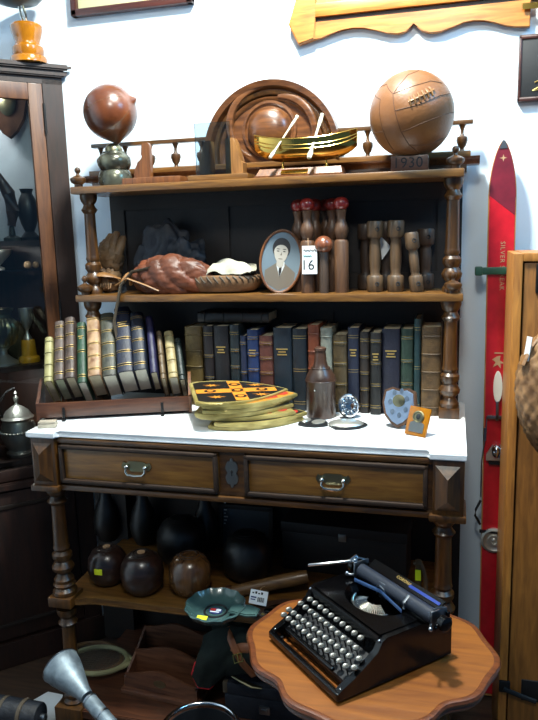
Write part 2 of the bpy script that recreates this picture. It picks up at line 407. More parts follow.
# ------------------------------------------------------------------ corner cabinet
ang = math.radians(45)
CCL = Vector((-.12, .55, 0))
cc = thing('corner_cabinet', 'dark mahogany glazed corner cabinet of trophies beside the marble sideboard', 'cabinet', CCL, (0, 0, ang))
CCM = Matrix.Translation(CCL) @ RZ(45)
CL = -.80
m = MB(W_CC)
foot = [(0, 0), (-.4, .39), (CL, 0)]
# carcass: back boards, base, top, face frame
def slab(z0, z1, mat, out=0.0, name=None, inset=0):
    return [(0+out, -out), (-.4, .39), (CL-out, -out)]
m.prism([(0, .02), (0, 0), (-.066, 0), (-.066, .02)], 0, 2.07)
m.prism([(CL, .02), (CL, 0), (CL+.066, 0), (CL+.066, .02)], 0, 2.07)
m.box(CL, 0, 0, .02, 2.055, 2.085)
m.build('face_frame', cc)
m = MB(W_CC)
m.prism([(0, .02), (-.006, .02), (-.4, .386), (-.4, .392)], 0, 2.07); m.prism([(CL, .02), (CL+.006, .02), (-.4, .386), (-.4, .392)], 0, 2.07)
m.build('carcass', cc)
m = MB(W_CC); m.prism(slab(0, 0, 0, .015), 2.078, 2.1, .004); m.prism([(.028, -.028), (-.4, .375), (CL-.028, -.028)], 2.098, 2.116, .005); m.build('cornice', cc)
m = MB(W_CC); m.prism([(.01, -.02), (-.4, .37), (CL-.01, -.02)], .672, .7, .005); m.build('waist_moulding', cc)
m = MB(W_CC); m.prism([(.006, -.012), (-.4, .37), (CL-.006, -.012)], 0, .1, .004); m.build('plinth', cc)
LIN = mix_mat('cabinet_lining', 'aab2bd', 'c2c8d0', (1, 1, 1), 6, 4, 0, .8)
m = MB(LIN); m.prism([(-.02, .03), (-.024, .026), (-.4, .376), (-.4, .381)], 1.54, 2.06); m.prism([(CL+.02, .03), (CL+.024, .026), (-.4, .376), (-.4, .381)], 1.54, 2.06); m.build('lining', cc, 'pale cloth lining')
for z, mt in ((.765, W_CC), (1.105, W_CC), (1.54, W_CC)):
    m = MB(mt); m.prism([(-.012, .025), (-.4, .378), (CL+.012, .025)], z-.018, z); m.build('shelf', cc)
m = MB(glass('shelf_glass', 'd8c8cc')); m.prism([(-.1, .06), (-.4, .36), (CL+.1, .06)], 1.434, 1.44); m.build('glass_shelf', cc)
# glazed door
d0, d1 = CL+.07, -.07
m = MB(W_CCD); m.box(d1-.046, d1, -.008, .014, .705, 2.053, .003); m.box(d0, d0+.046, -.008, .014, .705, 2.053, .003)
m.box(d0+.046, d1-.046, -.008, .014, 2.0, 2.053, .003); m.use(W_CC).box(d0+.046, d1-.046, -.008, .014, .705, .745, .003)
dr = m.build('door', cc, 'glazed door with reddish brown frame')
m = MB(GLASS); m.box(d0+.044, d1-.044, .002, .005, .74, 2.004); m.build('pane', dr)
for z in (1.94, 1.28):
    m = MB(IRON); m.box(d1-.003, d1+.006, -.013, -.004, z-.045, z+.045, .002); m.lathe([(.004, -.05), (.004, .05)], (d1+.001, -.012, z), 10); m.build('hinge', dr)
m = MB(W_CC); m.box(d0, d1, -.006, .014, .11, .665, .003)
m.use(W_DK)
for a in ((d0+.05, d1-.05, .16, .175), (d0+.05, d1-.05, .605, .62), (d0+.05, d0+.065, .16, .62), (d1-.065, d1-.05, .16, .62)): m.box(a[0], a[1], -.012, 0, a[2], a[3], .003)
m.build('lower_door', cc)

def inside(name, label, cat, x, y, z, group=None, r=0):
    return thing(name, label, cat, CCM @ Vector((x, y, z)), (0, 0, ang+r), group)
SILVERC = plain('dull_silver', 'cfcdc4', .38, metal=.85)
# fluted silver urn
t = inside('trophy_urn', 'fluted silver urn beside the small cup on the amber base in the corner cabinet', 'trophy', -.255, .1, 1.105)
MB(SILVERC).lathe([(.05, 0), (.05, .008), (.03, .022), (.014, .036), (.013, .05), (.022, .06)], (0, 0, 0), 28).build('foot', t)
m = MB(OLDBRASS)
rings = []
for r, z in [(.02, .06), (.042, .075), (.056, .105), (.06, .135), (.05, .155), (.036, .17), (.036, .18), (.046, .192), (.05, .2), (.044, .2), (.03, .18)]:
    rings.append([((r+(.003*math.cos(16*2*PI*i/64) if .07 < z < .16 else 0))*math.cos(2*PI*i/64), (r+(.003*math.cos(16*2*PI*i/64) if .07 < z < .16 else 0))*math.sin(2*PI*i/64), z) for i in range(64)])
m.loft(rings); m.build('body', t)
# small cup on amber base
t = inside('trophy_cup', 'small silver trophy cup on an amber yellow base in the corner cabinet', 'trophy', -.167, .1, 1.105)
MB(BAKE2).lathe([(.037, 0), (.037, .014), (.034, .02), (.027, .024), (.024, .078), (.022, .082)], (0, 0, 0), 28).build('base', t)
MB(SILVERC).lathe([(.016, .082), (.014, .09), (.006, .105), (.005, .115), (.012, .125), (.02, .145), (.023, .17), (.025, .195), (.023, .195), (.02, .16), (.008, .13)], (0, 0, 0), 28).build('cup', t)
# silver tea kettle with pierced gallery below
t = inside('silver_kettle', 'domed silver kettle with beaded rim on the lowest shelf of the corner cabinet', 'kettle', -.228, .1, .765)
MB(SILVERC).lathe([(.045, 0), (.05, .01), (.04, .02), (.05, .035), (.062, .07), (.06, .11), (.052, .13), (.058, .14), (.05, .148)], (0, 0, 0), 32).build('body', t)
m = MB(SILVERC).lathe([(.05, .148), (.04, .165), (.02, .18), (.008, .187), (.005, .195), (.009, .205), (.009, .215), (.004, .222), (.007, .23), (.001, .24)], (0, 0, 0), 24); m.build('lid', t)
m = MB(SILVERC)
for i in range(28): m.ball((.062*math.cos(2*PI*i/28), .062*math.sin(2*PI*i/28), .09), .006, 8, 6)
m.build('beading', t)
MB(IRON).tube([(-.05, 0, .14), (-.062, 0, .2), (-.03, 0, .24), (-.0, 0, .25)], .004, 8).build('handle', t)
MB(SILVERC).tube([(.055, 0, .06), (.085, 0, .1), (.1, 0, .14)], [.012, .009, .006], 10).build('spout', t)
# upper things in the cabinet
t = thing('shield_plaque', 'dark bronze shield plaque at the top of the corner cabinet', 'plaque', P(10, 112, y=.505))
sh = [(-.075, .11), (-.04, .12), (0, .11), (.04, .12), (.075, .11), (.078, .03), (.06, -.03), (.03, -.07), (0, -.09), (-.03, -.07), (-.06, -.03), (-.078, .03)]
MB(mix_mat('bronze', '2a1b14', '6a4734', (1, 1, 1), 14, 4, .3, .3, metal=.5)).at(RX(90)).prism(sh, 0, .012, .004).build('board', t)
MB(OLDBRASS).at(RX(90)).ball((0, .03, .014), (.035, .045, .012), 20, 10).build('boss', t)
t = inside('silver_dome', 'silver domed lid with bright knob on the upper shelf of the corner cabinet', 'trophy', -.275, .12, 1.54, r=PI)
MB(SILVERC).lathe([(.05, 0), (.05, .01), (.02, .03), (.012, .06), (.012, .1), (.05, .17), (.065, .22), (.06, .23), (.03, .25), (.015, .285), (.006, .3), (.009, .31), (.001, .32)], (0, 0, 0), 30).build('body', t)
MB(SILVERC).tube([(.06, 0, .21), (.09, 0, .2), (.085, 0, .14), (.045, 0, .13)], .005, 8).build('handle', t)
t = inside('drinking_horn', 'dark curved horn with gilt tip standing on the upper shelf of the corner cabinet', 'horn', -.195, .06, 1.54)
MB(STAND).lathe([(.03, 0), (.03, .01), (.012, .018), (.008, .05)], (0, 0, 0), 20).build('foot', t)
MB(L_BOT).tube([(.0, 0, .05), (.01, 0, .1), (0, 0, .16), (-.03, 0, .22), (-.05, 0, .27)], [.014, .024, .022, .012, .004], 14).build('body', t)
MB(GILT).tube([(-.048, 0, .265), (-.062, 0, .3)], [.005, .001], 8).build('tip', t)
t = inside('wooden_vase', 'dark turned wooden vase nearest the door frame on the upper shelf of the corner cabinet', 'vase', -.135, .062, 1.54)
MB(W_BALL).lathe([(.03, 0), (.032, .01), (.016, .03), (.028, .06), (.037, .1), (.028, .14), (.018, .16), (.024, .175), (.012, .175)], (0, 0, 0), 24).build('body', t)
tag(t.children[0], '', '') if False else None
t = inside('silver_bowl', 'low silver bowl on the glass shelf of the corner cabinet', 'bowl', -.25, .12, 1.44)
MB(SILVERC).lathe([(.03, 0), (.03, .006), (.014, .014), (.03, .03), (.055, .055), (.06, .07), (.057, .07), (.03, .035), (.002, .03)], (0, 0, 0), 28).build('body', t)
t = inside('ivory_ball', 'small ivory ball on the glass shelf of the corner cabinet', 'ball', -.145, .1, 1.44)
MB(CREAMP).ball((0, 0, .014), .014, 16, 10).build('sphere', t); MB(CREAMP).ball((.03, .01, .012), .012, 16, 10).build('bead', t)

# trophy on top of the cabinet
t = thing('dish_trophy', 'dark dish held on silver prongs over a glazed amber base on the corner cabinet', 'trophy', CCM @ Vector((-.1, .012, 2.1165)))
k = (P(47, 60, y=.5)-P(12, 60, y=.5)).length/2*.9
MB(BAKE).lathe([(k, 0), (k, .012), (k*.95, .02), (k*.8, .024), (k*.86, .034), (k*.84, .05), (k*.68, .058), (k*.66, .066), (k*.74, .08), (k*.84, .1), (k*.86, .116), (k*.78, .122), (k*.4, .124)], (0, 0, 0), 32).build('base', t, 'glazed amber base')
m = MB(SILVER).ball((0, 0, .124), (.014, .014, .008), 14, 8); m.build('boss', t)
for sx in (-1, 1): MB(SILVER).tube([(sx*.004, 0, .124), (sx*.008, -.012, .15), (sx*.006, -.024, .178)], [.005, .0045, .004], 8).build('prong', t)
MB(DKGREEN).lathe([(.0, .172), (.036, .175), (.07, .186), (.084, .2), (.086, .206), (.08, .204), (.044, .196), (.0, .196)], (-.01, -.03, 0), 40).build('dish', t, 'dark green glazed dish')

# ------------------------------------------------------------------ wall pieces
# dark frame, top of the wall
a, b = P(75, 18, y=WY), P(195, 5, y=WY)
t = thing('picture_frame', 'dark framed picture with pale mat high on the wall above the leather punch bag', 'picture', ((a.x+b.x)/2, WY, 1.262+1+.2))
w = (b.x-a.x)/2
m = MB(W_FRAME)
for q in ((-w, w, -.2, -.178), (-w, w, .178, .2), (-w, -w+.022, -.2, .2), (w-.022, w, -.2, .2)): m.box(q[0], q[1], -.028, 0, q[2], q[3], .004)
m.build('frame', t); MB(MATBOARD).box(-w+.02, w-.02, -.012, -.006, -.18, .18).build('mat', t)
MB(PICDARK).box(-w+.09, w-.09, -.014, -.011, -.11, .11).build('print', t)
# ornate golden rack
xl, xr = P(300, 30, y=WY).x, 1.45
t = thing('wall_rack', 'golden oak wall rack with scalloped lower apron high on the wall above the football', 'rack', ((xl+xr)/2, WY, 2.25))
w = (xr-xl)/2
zb = 2.118-2.25
mid = P(413, 28, y=WY).x-(xl+xr)/2
m = MB(W_GOLDX).at(RX(90))
apx = [(313, 40), (321, 38), (330, 34), (342, 29), (352, 27), (364, 27), (376, 30), (388, 33), (398, 34), (406, 32), (410, 28), (413.5, 22), (417, 27), (422, 31), (430, 33), (440, 32), (452, 27), (464, 22), (474, 19.5), (484, 19.5), (494, 22), (505, 25), (516, 26.5), (530, 27)]
lo = []
for q in apx:
    v_ = P(q[0], q[1], y=WY-.02); lo.append((v_.x-(xl+xr)/2, v_.z-2.25))
zg = P(420, 11, y=WY-.02).z-2.25
m.prism([(lo[0][0], zg)]+lo+[(lo[-1][0], zg)], .004, .022, .002)
m.build('apron', t)
for sx in (-1, 1):
    m = MB(W_GOLDX).at(RX(90))
    m.prism([(sx*(w-.055), .16), (sx*(w-.01), .16), (sx*(w-.012), .02), (sx*(w+.01), -.03), (sx*(w+.03), -.085), (sx*(w-.0), zb-.012), (sx*(w-.05), zb-.0), (sx*(w-.055), -.05)], .0, .03, .003)
    m.build('bracket', t)
m = MB(W_CC); m.box(-w+.05, w-.05, -.02, -.001, zg, zg+.012, .002); m.build('groove', t)
m = MB(W_GOLDX); m.box(-w+.05, w-.05, -.03, -.001, zg+.012, zg+.05, .004); m.build('rail', t)
m = MB(W_GOLD); m.box(-w+.05, w-.05, -.014, -.001, zg+.05, .2); m.build('back_board', t)
# little label on the rack
MB(BRASS).box(w-.1, w-.04, -.034, -.03, zb+.02, zb+.036).build('name_plate', t)
# black framed panel
a, b = P(519, 37, y=WY), P(519, 103, y=WY)
t = thing('black_plaque', 'black framed panel with gilt script hanging beside the scalloped rack', 'plaque', (a.x+.13, WY, (a.z+b.z)/2))
h = (a.z-b.z)/2
m = MB(PICDARK).box(-.13, .13, -.018, 0, -h, h, .004); m.build('panel', t)
m = MB(W_FRAME)
for q in ((-.13, .13, -h, -h+.012), (-.13, .13, h-.012, h), (-.13, -.122, -h, h), (.122, .13, -h, h)): m.box(q[0], q[1], -.022, -.01, q[2], q[3], .003)
m.build('frame', t)
m = MB(GILT); m.tube([(-.085, -.02, -h+.05), (-.07, -.02, -h+.056), (-.075, -.02, -h+.03), (-.09, -.02, -h+.028), (-.06, -.02, -h+.042), (-.04, -.02, -h+.045)], .0022, 6); m.build('gilt_script', t)

# ------------------------------------------------------------------ ski
sx0, sx1 = P(488, 230, y=.5).x, P(516, 230, y=.5).x
SX = (sx0+sx1)/2+.01; SWd = (sx1-sx0)/2; STOP = P(503, 140, y=.52).z
ski = thing('ski', 'upright red wooden ski with green clip and steel binding leaning on the wall', 'ski', (SX, .5, 0), (0, -.0072, 0))
def outline(k):
    pts = []
    for i in range(15):
        u = i/14; pts.append((SWd*k*math.sin(u*PI/2)**.8, STOP-.001-.17*(u**1.25)))
    return [(-x, z) for x, z in pts[::-1]]+pts[1:]
zt = STOP-.17
m = MB(W_SKIEDGE).at(RX(90))
body = [(-SWd*1.0, 0.01), (-SWd*1.0, .4), (-SWd, zt)]+[(x, z) for x, z in outline(1)][1:-1]+[(SWd, zt), (SWd*1.0, .4), (SWd*1.0, .01)]
m.prism(body, -.012, 0, .001); m.build('blade', ski)
m = MB(RED).at(RX(90))
zr = P(500, 195, y=.5).z
top = [(-SWd*.92, 0.02), (-SWd*.92, .4), (-SWd*.92, zr), (SWd*.92, zr-.06), (SWd*.92, .4), (SWd*.92, .02)]
m.prism(top, 0, .003, .0006); m.build('painted_face', ski, 'red painted face')
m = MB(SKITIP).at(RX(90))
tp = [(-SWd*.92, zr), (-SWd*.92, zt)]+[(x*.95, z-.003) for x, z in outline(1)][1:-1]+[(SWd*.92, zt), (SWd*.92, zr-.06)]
m.prism(tp, 0, .003, .0006); m.build('maroon_tip', ski, 'dark maroon tip')  # tip is a darker maroon above a slanted edge
m = MB(STEEL).at(RX(90)); o = outline(.7); m.prism([(x, z) for x, z in o if z > STOP-.03], .002, .005); m.build('tip_guard', ski)
m = MB(CREAMP).at(RX(90))
sz = P(503, 158, y=.5).z
st = []
for i in range(8):
    r = .0105 if i % 2 == 0 else .003; st.append((r*math.cos(PI*i/4), sz+r*math.sin(PI*i/4)))
m.prism(st, .003, .0036); m.build('star', ski, 'pale star')
m = MB(CREAMP).at(RX(90)); m.text('SILVER STREAK', .019, T(.004, P(500, 266, y=.5).z, .0036) @ RZ(-90), .0003, 1.15)
m.build('lettering', ski, 'pale lettering')
m = MB(CREAMP).at(RX(90)); z = P(500, 362, y=.5).z
m.prism([(-.012, z+.026), (.014, z+.026), (.014, z+.03), (-.012, z+.03)], .003, .0036)
m.prism([(-.004, z+.018), (.006, z+.02), (.004, z+.006), (.018, z-.004), (.006, z-.004), (.008, z-.02), (-.002, z-.008), (-.016, z-.016), (-.008, z), (-.018, z+.008)], .003, .0036)
m.build('emblem', ski, 'cream emblem')
z = P(495, 271, y=.48).z
m = MB(GREENP); m.box(-SWd-.028, SWd+.02, -.016, -.003, z-.011, z+.011, .004); m.box(-SWd-.034, -SWd-.012, -.022, .02, z-.013, z+.013, .004); m.build('clip', ski, 'green clip')
# binding
z = P(495, 388, y=.48).z
m = MB(WHITEC).at(RX(90)); m.prism(ell(0, z, .013, .05, 24), .003, .01, .002); m.build('instep_plate', ski, 'white worn plate')
z = P(495, 418, y=.48).z
m = MB(STEEL); m.box(-.004, .004, -.012, -.003, z-.01, z+.05, .001); m.box(-.03, .03, -.012, -.003, z-.006, z+.004, .001); m.tube([(-.03, -.008, z), (-SWd+.006, -.012, z-.06), (-SWd-.004, -.012, z-.14), (-SWd-.004, -.012, z-.26)], .0022, 6); m.tube([(-.034, -.01, z-.035), (-SWd+.004, -.012, z-.075)], .005, 8); m.build('cable', ski)
z = P(494, 455, y=.48).z
m = MB(SILVERC).at(RX(90)); m.prism([(-.03, z-.02), (-.03, z), (-.012, z+.03), (.012, z+.03), (.03, z), (.03, z-.02)], .003, .02, .004); m.use(CHROME).ball((0, z+.012, .02), (.016, .022, .016), 18, 10); m.use(BLACKR).box(-.022, .022, z-.034, z-.02, .003, .012)
m.build('toe_iron', ski)
m = MB(BLACKR); z = P(486, 517, y=.48).z; m.tube([(-SWd-.004, -.01, z+.05), (-SWd-.018, -.012, z+.02), (-SWd-.02, -.012, z), (-SWd-.004, -.01, z-.03)], .004, 8); m.box(-SWd-.006, SWd, -.01, -.003, z-.058, z-.05); m.build('heel_strap', ski)
z = P(492, 542, y=.48).z
m = MB(SILVERC).at(T(0, -.003, z) @ RX(90)); m.lathe([(.041, 0), (.041, .006), (.034, .009), (.027, .005), (.02, .005), (.018, .009), (.011, .009), (.009, .005), (.006, .008), (.001, .009)], (0, 0, 0), 32); m.build('heel_disc', ski)

# ------------------------------------------------------------------ tall golden locker
bx0 = 1.327
t = thing('tall_locker', 'tall golden oak locker with black iron straps standing in front of the red ski', 'locker', (bx0+.25, .33, 0))
LM = T(-bx0-.25, -.33, 0); HZ = 1.473
m = MB(W_GOLD).at(LM); m.box(bx0, bx0+.022, .2, .46, 0, HZ, .003); m.box(bx0+.47, bx0+.5, .2, .46, 0, HZ, .003); m.box(bx0+.022, bx0+.47, .2, .46, HZ-.02, HZ+.001, .002); m.box(bx0+.022, bx0+.47, .45, .46, .02, HZ-.02); m.box(bx0+.03, bx0+.47, .2, .46, .02, .05)
m.build('carcass', t)
m = MB(W_GOLDD).at(LM); m.box(bx0+.026, bx0+.466, .205, .225, .055, HZ-.024, .003); d = m.build('door', t)
for z0 in (.255, ):
    m = MB(IRON).at(LM); m.box(bx0+.0, bx0+.03, .192, .2, z0-.012, z0+.022, .002); m.tube([(bx0+.012, .192, z0), (bx0+.06, .198, z0-.02), (bx0+.1, .2, z0-.032)], .007, 8); m.box(bx0+.06, bx0+.14, .2, .207, z0-.035, z0+.03, .003); m.build('hasp', d)
m = MB(IRON).at(LM); m.box(bx0+.054, bx0+.11, .198, .207, HZ-.08, HZ-.026, .003); m.box(bx0+.054, bx0+.07, .195, .207, HZ-.1, HZ-.026, .003); m.build('corner_strap', d)
# wicker creel
bc = P(566, 398, y=.1)
t = thing('wicker_creel', 'round woven wicker creel hanging on the face of the tall golden locker', 'basket', (bc.x, .13, bc.z))
m = MB(WICK)
rings = []
NU, NV = 108, 66
for j in range(NV+1):
    th = PI*(.06+.88*j/NV); ring = []
    for i in range(NU):
        ph = 2*PI*i/NU
        k = 1+.03*math.sin(NV*.5*PI*j/NV*1.0+0)*0+.028*math.sin(ph*NU/6*1.0+(PI if (j//3) % 2 else 0))*abs(math.sin(PI*j/3+.3))
        sh_ = 1.0-.12*math.cos(th)
        ring.append((.115*sh_*math.sin(th)*math.cos(ph)*k, .065*math.sin(th)*math.sin(ph)*k, -.175*math.cos(th)*k))
    rings.append(ring)
m.loft(rings); m.build('body', t, sharp=80)
MB(L_TAN).tube([(-.055, -.0, .16), (-.085, -.02, .125), (-.105, -.035, .08)], .009, 8, flat=.4).build('strap', t)
MB(WICK).torus(.05, .009, (0, 0, .177), 30, 8, 1, .6).build('rim', t)
MB(PAPER).at(T(-.092, -.03, .12) @ RZ(-40) @ RY(8)).box(-.007, .007, -.001, .001, -.03, .03).build('label', t)

# ------------------------------------------------------------------ top shelf things
TY = .39
def topx(px, y=TY, py=172): return P(px, py, y=y).x
# punch bag on stand
x = topx(115)
t = thing('trophy_stand', 'squat tarnished two-bulge stand under the leather punch bag', 'stand', (x, TY, Z2))
r = .052
MB(STAND).lathe([(r*.98, 0), (r*1.02, .01), (r*1.02, .03), (r*.9, .046), (r*.82, .05), (r*.9, .056), (r, .066), (r*.98, .086), (r*.82, .096), (r*.7, .1), (r*.66, .106), (.02, .106)], (0, 0, 0), 32).build('body', t)
MB(OLDBRASS).lathe([(r*.5, .104), (r*.52, .114), (r*.42, .124), (r*.26, .131)], (0, 0, 0), 24).build('collar', t)
c = P(110.5, 112.5, y=TY)
t = thing('punch_bag', 'pear-shaped glossy brown leather punch bag with a nipple end on the tarnished stand', 'punch bag', (x, TY, Z2+.1195))
cb = c-Vector((x, TY, Z2+.1195)); br = .083
dn = Vector((.2, 0, -1)).normalized(); tp_ = (P(139, 97, y=TY)-c); tl = tp_.length; tp_.normalize()
def cone(d, ax, k):
    th, tt = math.acos(max(-1, min(1, d.dot(ax)))), math.acos(1/k)
    return 1/math.cos(tt-th) if th < tt else 1
def bagk(d): return max(cone(d, dn, 1.2), cone(d, tp_, 1.07)+.1*max(0, (d.dot(tp_)-.982)/.018)**1.6)
m = MB(L_BAG); m.ball(tuple(cb), br, 72, 60, fn=bagk); m.build('bag', t)
m = MB(L_GLOVE)
for i in range(6):
    ax = tp_.orthogonal().normalized(); bx2 = tp_.cross(ax); pts = []
    for j in range(14):
        v = .55+1.7*j/13; d = (tp_*math.cos(v)+(ax*math.cos(i*PI/3)+bx2*math.sin(i*PI/3))*math.sin(v)).normalized()
        pts.append(cb+d*br*bagk(d))
    m.tube(pts, .0007, 5)
m.build('seams', t)
# wooden stepped bracket behind bag (book slide end)
def stepped_end(mm, x0, x1, y0, y1, z0, h, flip=1):
    pts = [(0, 0), (.062, 0), (.062, .028), (.052, .034), (.052, .05), (.046, .056), (.046, .066), (.036, .082), (.034, h-.012), (.028, h), (.004, h), (0, h-.01)]
    return pts
x0, x1 = topx(121, .37), topx(182, .37)
t = thing('book_slide', 'reddish wooden book slide with a stepped scroll end beside the punch bag', 'book slide', ((x0+x1)/2, .39, Z2))
MB(W_RED).box(-(x1-x0)/2, (x1-x0)/2, -.035, .035, 0, .021, .003).build('base', t)
xe = topx(148, .37)-(x0+x1)/2
pts = [(0, .021), (0, .12), (-.006, .128), (-.022, .128), (-.027, .122), (-.03, .092), (-.024, .086), (-.03, .08), (-.044, .07), (-.048, .052), (-.056, .05), (-.058, .021)]
m = MB(W_RED).at(T(xe, .02, 0) @ RX(90)); m.prism(pts, 0, .022, .002); m.build('end', t)
x0, x1 = topx(190, .36), topx(250, .36)
t = thing('photo_stand', 'wooden stand with upright bluish glass plate beside the brass rowing boat', 'photo stand', ((x0+x1)/2, .385, Z2))
w = (x1-x0)/2
MB(W_SHELF).box(-w, w, -.05, .05, 0, .017, .003).build('base', t)
m = MB(W_STEP).at(RX(90))
hl = .125
m.prism([(-w+.03, .017), (-w+.03, .06), (-w+.036, .066), (-w+.036, .085), (-w+.045, .09), (-w+.045, .112), (-w+.052, .118), (-w+.066, .118), (-w+.066, .017)], -.02, .025, .002)
m.build('end', t)
m = MB(W_STEP).at(RX(90))
m.prism([(w-.022, .017), (w-.022, .05), (w-.03, .056), (w-.036, .085), (w-.044, .11), (w-.05, .122), (w-.075, .122), (w-.075, .017)], -.02, .025, .002)
m.build('end', t)
MB(GLASSB).at(T(-.01, -.036, .017)).box(-.06, .05, -.003, .003, 0, .15, .001).build('glass_plate', t)

# brass rowing boat on wooden plinth
x0, x1 = topx(258, .39), topx(346, .39)
t = thing('rowing_boat_model', 'polished brass rowing boat model with two cream oars on a wooden plinth', 'model boat', ((x0+x1)/2, .39, Z2))
w = (x1-x0)/2
m = MB(W_RED); m.prism([(-w, -.05), (w, -.05), (w, .05), (-w, .05)], 0, .006); m.loft([[(-w+.004, -.046, .006), (w-.004, -.046, .006), (w-.004, .046, .006), (-w+.004, .046, .006)], [(-w+.014, -.03, .026), (w-.01, -.03, .026), (w-.01, .03, .026), (-w+.014, .03, .026)]])
m.build('plinth', t)
MB(BRASS).at(T(-.012, -.0392, .016) @ RX(-51)).box(-.04, .04, -.001, .001, -.011, .011, .0005).build('name_plate', t)
for xx in (-.055, .075): MB(BRASS).lathe([(.006, .026), (.006, .03), (.003, .034), (.003, .046), (.006, .052)], (xx, 0, 0), 12).build('support', t)
bl0, bl1 = topx(255, .39, 130)-(x0+x1)/2, topx(357, .39, 130)-(x0+x1)/2
m = MB(BRASS)
rings, NS = [], 26
for i in range(NS+1):
    u = i/NS; xx = bl0+(bl1-bl0)*u
    s_ = math.sin(PI*min(1, max(0, u*.96+.02)))**.55
    wd = .05*s_; keel = .045+.035*(2*abs(u-.5))**4; top = .105+.022*(2*abs(u-.5))**2.2
    ring = []
    for j in range(13):
        a = PI*j/12; yy = -wd*math.cos(a); zz = top-(top-keel)*math.sin(a)**.75
        ring.append((xx, yy, zz))
    for j in range(12, -1, -1):
        a = PI*j/12; yy = -(wd-.002)*math.cos(a)*.97; zz = top-(top-keel-.004)*math.sin(a)**.75+.0005
        ring.append((xx, yy, zz))
    rings.append(ring)
m.loft(rings); 
for k in (.25, .5, .75):
    pts = []
m.build('hull', t)
for sgn in (-1, 1):
    m = MB(BRASS)
    for off in (0, .014, .026):
        pts = []
        for i in range(NS+1):
            u = i/NS; s_ = math.sin(PI*min(1, max(0, u*.96+.02)))**.55; xx = bl0+(bl1-bl0)*u
            top = .105+.022*(2*abs(u-.5))**2.2; keel = .045+.035*(2*abs(u-.5))**4
            fr = off/.07; a = fr*1.0
            pts.append((xx, sgn*.05*s_*math.cos(a)*1.02, top-(top-keel)*math.sin(a)**.75 if a > 0 else top))
        m.tube(pts, .002, 6)
    m.build('gunwale', t)
for xx in (-.04, .02, .07): MB(BRASS).box(xx-.012, xx+.012, -.044, .044, .096, .1).build('thwart', t)
for (a, b) in (((297, 117), (270, 158)), ((322, 115), (309, 158))):
    A = P(a[0], a[1], y=.39)-t.location; B = P(b[0], b[1], y=.32)-t.location
    m = MB(CREAM); A = Vector(A); B = Vector(B)
    Q = [A.lerp(B, u) for u in (0, .15, .3, .6, .8, .9, 1)]
    m.tube(Q, [.0055, .007, .0045, .004, .005, .009, .007], 10, flat=.6); m.ball(tuple(A), .006, 10, 8); m.build('oar', t, 'cream oar')
# football
fc = P(411.5, 114.5, y=.366); fr = .1155
x0, x1 = topx(391, .34), topx(428, .34)
blk_h = fc.z-fr-Z2+.004
t = thing('date_block', 'small wooden block lettered 1930 under the football', 'block', ((x0+x1)/2, .372, Z2))
w = (x1-x0)/2
m = MB(W_RACK); m.box(-w, w, -.04, .04, 0, blk_h, .003); m.build('block', t)
MB(INK).text('1930', .04, T(-.004, -.0402, blk_h*.5) @ RX(90), .0006, 1.05).build('numerals', t)
t = thing('football', 'old brown leather laced football on the block lettered 1930', 'football', fc)
m = MB(L_BALL); m.ball((0, 0, 0), fr, 64, 40); m.build('panels', t)
def sph(lat, lon, k=1.0):
    """point on the ball: lon 0 faces the viewer, lat up"""
    vw = (CAM-fc).normalized(); r_ = Vector((0, 0, 1)).cross(vw).normalized(); u_ = vw.cross(r_)
    la, lo_ = math.radians(lat), math.radians(lon)
    return (vw*math.cos(la)*math.cos(lo_)+r_*math.cos(la)*math.sin(lo_)+u_*math.sin(la))*fr*k
SEAM = plain('seam_dark', '4e2e16', .7)
m = MB(SEAM)
def seam(pts, n=10):
    out = []
    for (a, b), (c_, d_) in zip(pts, pts[1:]):
        for i in range(n):
            u = i/n; out.append(sph(a+(c_-a)*u, b+(d_-b)*u, 1.0))
    out.append(sph(*pts[-1], 1.0)); m.tube(out, .0011, 6)
seam([(28, -28), (38, 5), (44, 35), (40, 62)]); seam([(28, -28), (6, -22), (12, 10), (22, 42), (24, 70)]); seam([(28, -28), (44, -52), (40, -80)])
seam([(6, -22), (-22, -14), (-42, -4), (-60, 20)]); seam([(-22, -14), (-10, 18), (-2, 48), (0, 80)]); seam([(28, -28), (60, -10), (75, 40)])
seam([(30, -80), (22, -50), (-20, -42), (-50, -40)]); seam([(-42, -4), (-44, 30), (-34, 62)]); seam([(-22, -80), (-20, -42)])
m.build('seams', t)
m = MB(L_TAN)
for i in range(6):
    lo_ = -2+i*6.2; la = 16+i*2.4
    m.tube([sph(la-6, lo_+1.5, 1.0), sph(la, lo_, 1.025), sph(la+6, lo_-1.5, 1.0)], .0032, 8)
m.tube([sph(16+i*2.4-.5, -4+i*6.4, 1.012) for i in range(7)], .003, 6)
m.build('lacing', t)

# ------------------------------------------------------------------ middle shelf things
def mid(px, y, py=293): return P(px, py, y=y).x
# old leather glove
t = thing('leather_glove', 'worn brown leather glove with buckled wrist strap at the end of the middle shelf', 'glove', (mid(109, .42), .425, Z1))
m = MB(L_GLOVE); m.ball((-.002, 0, .042), (.046, .05, .042), 30, 20, .3, 4); m.clampz().build('cuff', t)
m = MB(L_GLOVE); m.ball((.006, .012, .115), (.044, .035, .06), 30, 20, .25, 4)
m.clampz().build('palm', t)
for i, (a, l) in enumerate(((-.024, .15), (-.004, .168), (.018, .175), (.04, .16))):
    m = MB(L_GLOVE); m.tube([(a-.006, .005, .1), (a, .0, .125), (a+.008, .01, l), (a+.012, .022, l+.018), (a+.014, .03, l+.022)], [.016, .0165, .015, .011, .003], 12); m.build('finger', t)
m = MB(L_TAN); m.tube([(-.05, 0, .055), (-.044, -.03, .058), (-.02, -.052, .062), (.012, -.054, .062), (.036, -.042, .056), (.052, -.02, .046)], [.012, .016, .017, .017, .014, .008], 10, flat=.35, nrm=(0, -.3, 1)); m.build('wrist_strap', t, 'tan strap')
